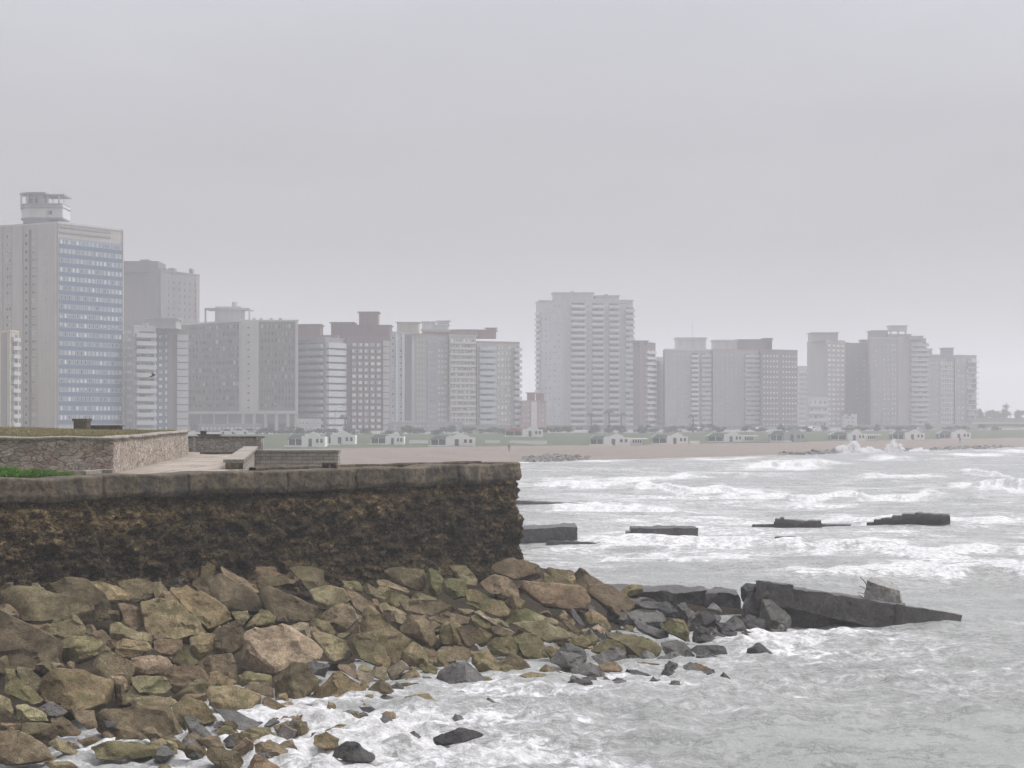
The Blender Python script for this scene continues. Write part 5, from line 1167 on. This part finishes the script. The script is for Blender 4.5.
b22 = Bld('grey block with a cream-banded right side and a bluish rooftop box', (924, 770), (927, 745), (953.5, 752), 359, (.285, .285, .285)); b22.band(1, .46, .98, 14, .22, creamf, 'floor_band', 0, .99, .5).grid(1, .5, .96, 5, 14, .62, .5, 'lt', .02, .99, creamf).grid(1, .05, .4, 3, 14, .5, .4, 'mid', .02, .98).top('stair_tower', 943.5, 953.5, 348.3, 5, 6, (.25, .28, .33), .3).top('penthouse', 924, 932, 349, 8, 8, (.3, .31, .33), .2).top('penthouse', 929, 940, 355, 4, 7, (.4, .38, .37), .2).finish()
b23 = Bld('last tower block on the right, brownish with a rounded white-framed window corner', (952, 775), (955, 752), (976.5, 758), 356, (.27, .265, .26)); b23.balc(1, .52, 1.02, 13, 1, 1.2, .9, 'mid', .02, .99, wallm((.46, .47, .48)), .95, True).grid(1, .06, .46, 2, 13, .5, .4, 'mid', .02, .98).band(1, .5, 1.02, 13, .12, slab_w, 'floor_band', .02, .99, 1.25).finish()
b24 = Bld('long low terrace building with two pale bands beside the last tower block', (968, 700), (972, 690), (1075, 700), 419.5, (.29, .27, .24), 'terrace building', 'terrace_building'); b24.band(1, 0, 1, 2, .35, creamf, 'floor_band', 0, 1, 1.2).grid(1, .02, .98, 26, 2, .45, .4, 'dk', .1, 1).finish()
# low front-row buildings
def low(label, L, M, R, yt, col, cols, rows, g='mid', **k):
    b_ = Bld(label, L, M, R, yt, col, 'low building', 'low_building', group='low buildings behind the beach road', **k); b_.grid(1, .04, .96, cols, rows, .6, .45, g, .08, 1.0); return b_.finish()
low('low pale two-storey building between the stilted slab and the rounded-balcony block', (296, 500), (297, 494), (321, 497), 420.5, (.46, .45, .42), 6, 2)
low('long low grey building at the foot of the cream and yellowish blocks', (388, 530), (390, 524), (462, 530), 424, (.30, .30, .30), 16, 2)
low('low dark building at the foot of the pale blue balconied corner block', (462, 540), (464, 534), (512, 540), 427, (.24, .24, .24), 10, 1, 'dk')
low('long low dark building in front of the largest slab tower', (546, 600), (548, 594), (640, 600), 427, (.20, .20, .20), 22, 1, 'dk')
low('long low grey building in front of the two white-boxed grey blocks', (640, 610), (642, 604), (765, 612), 427.5, (.23, .23, .225), 26, 1, 'mid')
low('low grey pavilion with a flat pale roof at the foot of the dark brown block', (757, 620), (760, 612), (800, 618), 429, (.36, .355, .35), 9, 1, 'dk')
h1 = low('small pink and white gabled house below the blank-sided block', (842, 620), (844, 612), (857, 616), 415.5, (.50, .48, .47), 2, 3); h1.top('gable_roof', 843, 851, 412, 1, 6, (.40, .25, .23), .3)
low('low brownish building right of the pink and white gabled house', (856, 625), (858, 618), (925, 626), 426.5, (.28, .25, .23), 16, 1, 'mid')
low('low pale building at the foot of the cream-banded grey block', (925, 640), (927, 632), (978, 640), 425.5, (.38, .375, .37), 12, 1, 'mid')
low('low white villa terrace behind the promenade wall, under the stilted slab block', (196, 505), (198, 500), (262, 503), 425.5, (.30, .30, .30), 14, 1, 'lt')

# beach huts: white gabled front, green pitched veranda
hw = M_plain('hut_white', (.82, .82, .80), .8, .05); hg = M_plain('hut_green', (.16, .22, .19), .7, .1); hd = M_plain('hut_dark', (.06, .07, .07), .8, .1); hr = M_plain('hut_red_roof', (.34, .16, .12), .8, .1)
def hut(px0, px1, py, style, label, dark=False):
    D, zg = ground_at((px0+px1)/2, py); s = (px1-px0)/F*D; r = empty('beach_hut', (X(px0, D), D, zg), label, 'beach hut', 'white beach huts on the lawn above the sand'); wl = s*(.42 if style != 'wide' else .2)
    wm = hw if not dark else wallm((.36, .40, .38)); hv = random.Random(int(px0)); H = hv.uniform(2.3, 3.0); wl *= hv.uniform(.8, 1.15)
    f = MB(); a, c = wl, s; m_ = (a+c)/2; w_ = (c-a)/2
    poly = [(a, -.4), (c, -.4), (c, H*.78), (m_+w_*.62, H*.80), (m_+w_*.45, H*.98), (m_+w_*.18, H*1.12), (m_, H*1.2), (m_-w_*.18, H*1.12), (m_-w_*.45, H*.98), (m_-w_*.62, H*.86), (a, H*.84)]
    f.extr(poly, 0, .35, wm); f.build('front_wall', r)
    f = MB(); f.box(a+.1, c-.1, .35, 6, -.4, H*.76, wm); f.build('side_wall', r)
    f = MB(); f.extr([(0, H*.62), (wl*.35, H*.98), (wl*1.15, H*.98), (wl*1.3, H*.80), (wl*1.3, H*.72), (0, H*.54)], 1.2, 6.5, hg if style != 'red' else hr); f.build('roof', r)
    f = MB(); f.box(.15, wl, 2.2, 5.5, -.4, H*.56, hd if not dark else hg); f.build('veranda', r)
    for u in (.02, .5, .95): q = MB(); q.box(wl*u, wl*u+.14, 1.3, 1.44, -.4, H*.62, hw); q.build('post', r)
    for (u0, u1, z0, z1, nm) in ((.30, .44, 0, .62, 'door'), (.62, .72, .28, .60, 'window'), (.80, .90, .28, .60, 'window')):
        q = MB(); q.box(a+(c-a)*u0, a+(c-a)*u1, -.04, .1, H*z0, H*z1, hd); q.build(nm, r)
    q = MB(); q.box(-.4, s*.55, -2.2, -2.0, -.5, .25, hw); q.build('terrace_wall', r)
    if style == 'annex':
        q = MB(); q.box(s+.3, s*1.32, 1, 4, -.4, H*.60, hw); q.build('annex', r); q = MB(); q.box(s+.3, s*1.45, .2, 4.4, H*.60, H*.68, hw); q.build('flat_roof', r)
        for u in (.05, .11, .17, .23): q = MB(); q.box(s*(1.03+u), s*(1.06+u), .94, 1.1, H*.2, H*.5, hd); q.build('window', r)
    return r
hut(287, 325, 446.5, 'std', 'white gabled beach hut nearest to the grey stone wall, green roof on its left'); hut(324, 355, 444.5, 'wide', 'white beach hut with a wide low front, second from the grey stone wall')
hut(370, 404, 444.5, 'std', 'white beach hut with a dark green veranda in front of the maroon block'); hut(430, 475, 446, 'std', 'white beach hut with a low terrace wall in front of the yellowish banded block')
hut(505, 543, 436.5, 'red', 'white hut with a reddish roof below the low pink block'); hut(590, 630, 445, 'annex', 'white gabled beach hut in front of the largest slab tower')
hut(652, 688, 444, 'std', 'pale cream beach hut standing in front of the white-boxed grey block'); hut(708, 743, 442, 'annex', 'white beach hut with a windowed flat annex on its right'); hut(771, 806, 441.5, 'std', 'faded green beach hut behind the middle rock groyne', True)
hut(831, 866, 440.5, 'annex', 'white beach hut with a long flat canopy, behind the bursts of spray'); hut(893, 925, 440, 'std', 'cream beach hut in front of the twin block'); hut(940, 971, 439, 'std', 'white beach hut farthest along the bay, before the last tower block')
def lowwall(x0, x1, py, label):
    D, zg = ground_at((x0+x1)/2, py); mb = MB(); mb.box(X(x0, D), X(x1, D), D, D+.5, zg-.6, zg+.75, hw); tag(mb.build('terrace_wall'), label, 'low wall', 'low white walls above the sand')
lowwall(485, 500, 443.5, 'short low white wall at the top of the sand below the low dark building'); lowwall(509, 547, 444, 'long low white wall at the top of the sand below the red-roofed hut')
lowwall(690, 700, 444, 'very short low white wall right of the pale cream beach hut'); lowwall(409, 428, 443.5, 'low white wall between two beach huts in front of the blue-grey narrow block')

# street furniture, cars, hedge, palms
lampm = M_plain('lamp_metal', (.35, .35, .36), .6, .05); leafm = M_plain('leaf_dark', (.045, .065, .035), .8, .3, 2); barkm = M_plain('bark', (.12, .09, .07), .9, .2, 2)
def lamp(px, D, h_=9.0):
    z = float(TZ(px, D)); r = empty('street_lamp', (X(px, D), D, z), 'thin grey street lamp with a curved arm on the beach road', 'street lamp', 'street lamps along the beach road')
    m = MB(); m.tube([(0, 0, -.3), (0, 0, h_*.85), (.3, 0, h_)], [.12, .08, .06], lampm); m.build('pole', r)
    m = MB(); m.tube([(.3, 0, h_), (1.0, 0, h_+.25), (1.9, 0, h_+.25)], .05, lampm); m.build('arm', r); m = MB(); m.box(1.7, 2.4, -.15, .15, h_+.12, h_+.28, lampm); m.build('lamp_head', r)
for px, dd in ((275, 205), (335, 196), (366, 196), (404, 196), (446, 196), (480, 196), (520, 196), (561, 196), (606, 196), (648, 196), (700, 196), (742, 196), (790, 196), (838, 196), (882, 196), (930, 196), (985, 196)):
    lamp(px, float(DS(px))+dd, 7.0)
def leafcloud(n, rx, ry, rz, c, size, seed, mat, lobes=9):
    r = np.random.default_rng(seed); L_ = r.normal(0, .5, (lobes, 3))*np.array([rx, ry, rz])*.9; q = L_[r.integers(0, lobes, n)]+r.normal(0, .22, (n, 3))*np.array([rx, ry, rz])
    q += np.array(c); a = r.normal(0, 1, (n, 3)); a /= np.linalg.norm(a, axis=1)[:, None]; b_ = np.cross(a, r.normal(0, 1, (n, 3))); b_ /= np.linalg.norm(b_, axis=1)[:, None]; s = size*r.uniform(.6, 1.4, n)[:, None]
    V = np.stack([q-a*s, q+b_*s*.7, q+a*s], 1).reshape(-1, 3); return np_mesh('crown', V, np.arange(3*n).reshape(-1, 3), mat, False)
def tree(px, D, ytop, wpx, label, seed, group='trees beyond the last blocks', n=2600):
    z = float(TZ(px, D)); H = Z(ytop, D)-z; w_ = wpx/F*D/2; r = empty('tree', (X(px, D), D, z), label, 'tree', group)
    m = MB(); m.tube([(0, 0, -.5), (.1, 0, H*.35), (-.1, .1, H*.6)], [.35, .25, .14], barkm); m.tube([(.1, 0, H*.35), (w_*.5, 0, H*.62)], [.18, .08], barkm); m.tube([(.05, 0, H*.3), (-w_*.5, .2, H*.6)], [.18, .08], barkm); m.build('trunk', r)
    link('crown', leafcloud(n, w_*.72, w_*.7, H*.27, (0, 0, H*.62), .38, seed, leafm, 12), r)
for i, (px, D, yt, wp, lb) in enumerate([(978, 860, 408, 14, 'hazy tree standing right behind the last tower block'), (990, 900, 409, 16, 'hazy broad tree, second past the last tower block'), (1004, 880, 406.5, 18, 'tallest hazy tree above the long terrace building'), (1018, 900, 409, 15, 'hazy tree just right of the tallest one above the terrace building'), (1032, 880, 408, 16, 'hazy tree at the outer end of the terrace building row'), (997, 930, 410.5, 12, 'small hazy tree peeping between the broad and the tallest tree')]):
    tree(px, D, yt, wp, lb, 60+i)
def palm(px, D, h_, label, seed):
    z = float(TZ(px, D)); r = empty('palm_tree', (X(px, D), D, z), label, 'palm tree', 'small palms on the beach road'); rr_ = random.Random(seed)
    m = MB(); m.tube([(0, 0, -.3), (.1, 0, h_*.5), (0, 0, h_)], [.28, .22, .18], barkm, 7); m.build('trunk', r); m = MB()
    for k in range(16):
        a = k*.3927+rr_.uniform(-.2, .2); l = rr_.uniform(1.8, 2.5); up = rr_.uniform(.1, 1.0); dx, dy = math.cos(a), math.sin(a); px_, py_ = -dy*.22, dx*.22
        pts_ = [(0, 0, h_), (dx*l*.5, dy*l*.5, h_+up*.9), (dx*l, dy*l, h_+up*.2-.5)]
        m.add([pts_[0], (pts_[1][0]+px_, pts_[1][1]+py_, pts_[1][2]), pts_[2], (pts_[1][0]-px_, pts_[1][1]-py_, pts_[1][2]), (pts_[1][0], pts_[1][1], pts_[1][2]+.15)], [(0, 1, 4), (1, 2, 4), (2, 3, 4), (3, 0, 4)], leafm)
    m.build('crown', r)
for i, (px, h_, lb) in enumerate([(591, 5, 'short palm left of the annexed hut in front of the largest slab tower'), (609, 6, 'taller palm rising behind the gabled hut before the largest slab tower'), (621, 5.2, 'short palm right above the annexed hut of the largest slab tower'), (693, 4.6, 'single palm beside the two white-boxed grey blocks'), (345, 4.5, 'single palm between the second hut and the maroon block')]):
    palm(px, float(DS(px))+190, h_, lb, i)
# clipped dark bushes along the road
def bush(px, oo, w_, h_, seed, label):
    D = float(DS(px))+oo; z = float(TZ(px, D)); o = link('bush', leafcloud(900, w_*.6, w_*.5, h_*.4, (0, 0, h_*.45), .22, seed, leafm, 7)); o.location = (X(px, D), D, z); tag(o, label, 'bush', 'dark bushes along the beach road')
rb_ = random.Random(5)
for i, px in enumerate(list(range(266, 1010, 17))): bush(px+rb_.uniform(-5, 5), rb_.choice([176, 182, 188]), rb_.uniform(2.6, 5.5), rb_.uniform(1.5, 3.0), i, 'dark shaggy bush on the upper edge of the lawn by the beach road')
# cars
glassc = M_plain('car_glass', (.03, .035, .04), .15, .02); tyre = M_plain('tyre', (.02, .02, .02), .8, .1)
def car_proto(colr, cname, label, grp):
    m_ = M_plain('car_paint', colr, .3, .02); r = empty('parked_car', (0, 0, 0), label, 'car', grp)
    b_ = MB(); b_.extr([(-2.1, .3), (2.1, .3), (2.15, .75), (1.9, .92), (1.1, .98), (.55, 1.42), (-1.0, 1.45), (-1.7, .98), (-2.15, .9)], -.82, .82, m_); b_.build('body', r)
    for s_ in (-1, 1):
        q = MB(); y0, y1 = (-.84, -.81) if s_ < 0 else (.81, .84); q.extr([(-1.45, .98), (.9, .98), (.45, 1.34), (-.95, 1.36)], y0, y1, glassc); q.build('window', r)
        for x in (-1.3, 1.35):
            q = MB(); k = 14; q.extr([(x+.33*math.cos(6.283*j/k), .33+.33*math.sin(6.283*j/k)) for j in range(k)], s_*.86-.1*(s_ > 0)*1, s_*.86+.1*(s_ < 0)*1, tyre); q.build('wheel', r)
    return r
protos = [car_proto((.6, .6, .6), 'white', 'white saloon car parked on the road behind the beach huts', 'white cars parked along the beach road'), car_proto((.30, .31, .32), 'silver', 'silver saloon car parked on the road behind the beach huts', 'silver cars parked along the beach road'), car_proto((.05, .05, .06), 'dark', 'dark saloon car parked on the road behind the beach huts', 'dark cars parked along the beach road')]
usedp = set()
for i, px in enumerate([228, 240, 251, 262, 270, 283, 300, 318, 333, 352, 418, 470, 497, 533, 556, 640, 676, 702, 760, 812, 870, 915, 962]):
    k = [0, 0, 1, 0, 2, 0, 1, 2][i % 8]; D = float(DS(px))+192+(i % 3)*3; src = protos[k]; ang = math.atan2(float(DS(px+5)-DS(px-5)), float(X(px+5, D)-X(px-5, D)))
    if k in usedp:
        c = src.copy(); COL.objects.link(c)
        for ch in src.children: d = ch.copy(); COL.objects.link(d); d.parent = c
    else: c = src; usedp.add(k)
    c.location = (X(px, D), D, float(TZ(px, D))); c.rotation_euler = (0, 0, ang)
# rock groynes at the far waterline
def groyne(px0, px1, n, o0, o1, label, grp, seed, big=1.0):
    r = random.Random(seed); vv = [rock_mesh(hull([(.6*math.cos(a)*r.uniform(.8, 1.2), .42*math.sin(a)*r.uniform(.8, 1.2)) for a in np.linspace(0, 5.4, 7)]), .9, 700+seed*9+i, RM['gy' if i else 'br'], 3) for i in range(4)]
    for i in range(n):
        u = r.random(); px = px0+(px1-px0)*u; D = float(DS(px))+o0+(o1-o0)*r.random(); s = r.uniform(.6, 1.35)*big; o = link('groyne_rock', r.choice(vv)); o.scale = (s*1.3, s*1.3, s*.8)
        o.location = (X(px, D), D, max(float(TZ(px, D)), -.15)+.25*s*math.sin(math.pi*min(1, max(0, u)))); o.rotation_euler = (r.uniform(-.4, .4), r.uniform(-.4, .4), r.uniform(0, 6)); tag(o, label, 'rock', grp)
groyne(524, 588, 110, -6, 12, 'grey rock of the groyne on the beach just right of the sea wall end', 'rocks of the near beach groyne', 1)
groyne(778, 852, 60, -4, 8, 'grey rock of the long groyne in front of the faded green hut', 'rocks of the middle beach groyne', 2)
groyne(898, 1016, 85, -12, 4, 'dark rock of the far groyne right of the bursts of spray', 'rocks of the far beach groyne', 3)
# people and a bird
def person(px, py, h_, top_c, leg_c, label):
    D, z = ground_at(px, py); k = h_/1.75
    J = [(0, 0, .95), (0, 0, 1.2), (0, 0, 1.45), (0, 0, 1.52), (0, 0, 1.66), (.10, 0, .9), (.12, -.08, .5), (.13, -.02, .06), (.13, -.14, .03), (-.10, 0, .9), (-.12, .1, .5), (-.13, .16, .07), (-.13, .05, .03), (.2, 0, 1.42), (.27, -.02, 1.14), (.28, -.12, .88), (-.2, 0, 1.42), (-.27, .02, 1.14), (-.28, -.04, .88)]
    E_ = [(0, 1), (1, 2), (2, 3), (3, 4), (0, 5), (5, 6), (6, 7), (7, 8), (0, 9), (9, 10), (10, 11), (11, 12), (2, 13), (13, 14), (14, 15), (2, 16), (16, 17), (17, 18)]
    R_ = [.15, .14, .15, .055, .10, .09, .065, .045, .04, .09, .065, .045, .04, .065, .045, .03, .065, .045, .03]
    me = bpy.data.meshes.new('person'); me.from_pydata([(a*k, b_*k, c*k) for a, b_, c in J], E_, []); o = link('person', me); o.location = (X(px, D), D, z)
    md = o.modifiers.new('skin', 'SKIN'); 
    for i, sv in enumerate(me.skin_vertices[0].data): sv.radius = (R_[i]*k, R_[i]*k*.85); sv.use_root = (i == 0)
    o.modifiers.new('sub', 'SUBSURF').levels = 1; o.modifiers['sub'].render_levels = 2
    m, nt, b = mat_new('clothed'); t = NT(nt); v = t.coord('Object'); sx = t.n('ShaderNodeSeparateXYZ'); t.l(v, sx.inputs[0])
    c = t.ramp(t.math('DIVIDE', sx.outputs[2], 1.8*k), [(0, (.03, .03, .03)), (.05, leg_c), (.52, top_c), (.83, (.45, .30, .22)), (.91, (.05, .035, .03))], 'CONSTANT'); t.l(c, b.inputs['Base Color']); me.materials.append(m)
    tag(o, label, 'person')
person(509, 452, 1.75, (.04, .045, .06), (.03, .03, .04), 'tiny distant person in dark clothes walking on the sand by the near groyne')
person(960, 443.5, 1.75, (.05, .05, .05), (.04, .04, .05), 'tiny distant person in dark clothes on the sand near the farthest beach hut')
def bird():
    D = 118.0; r = empty('bird', PT(153, 375.5, D), 'small dark seabird gliding with spread wings in front of the white balconied block', 'bird'); bm_ = M_plain('feather', (.06, .055, .05), .8, .1)
    V, Fc = ICO[3]; w_ = V*np.array([.24, .055, .06]); w_[:, 2] += .02*V[:, 0]; w_[:, 1] *= 1-.35*np.clip(-V[:, 0], 0, 1); link('body', np_mesh('body', w_, Fc, bm_), r)
    for s_ in (-1, 1):
        m = MB(); m.add([(-.05, 0, .03), (.09, 0, .03), (.12, s_*.22, .13), (-.02, s_*.22, .12), (.02, s_*.52, .06), (-.03, s_*.5, .06), (.02, s_*.1, .09), (.06, s_*.24, .15)], [(0, 1, 2, 3), (3, 2, 4, 5), (0, 6, 1), (6, 7, 2, 1), (0, 3, 7, 6), (7, 4, 2), (3, 5, 4, 7)], bm_); m.build('wing', r)
    m = MB(); m.add([(-.22, -.03, .0), (-.22, .03, .0), (-.34, .07, .0), (-.34, -.07, .0), (-.26, 0, .02)], [(0, 1, 4), (1, 2, 4), (2, 3, 4), (3, 0, 4)], bm_); m.build('tail', r); r.rotation_euler = (.25, -.35, .35)
bird()
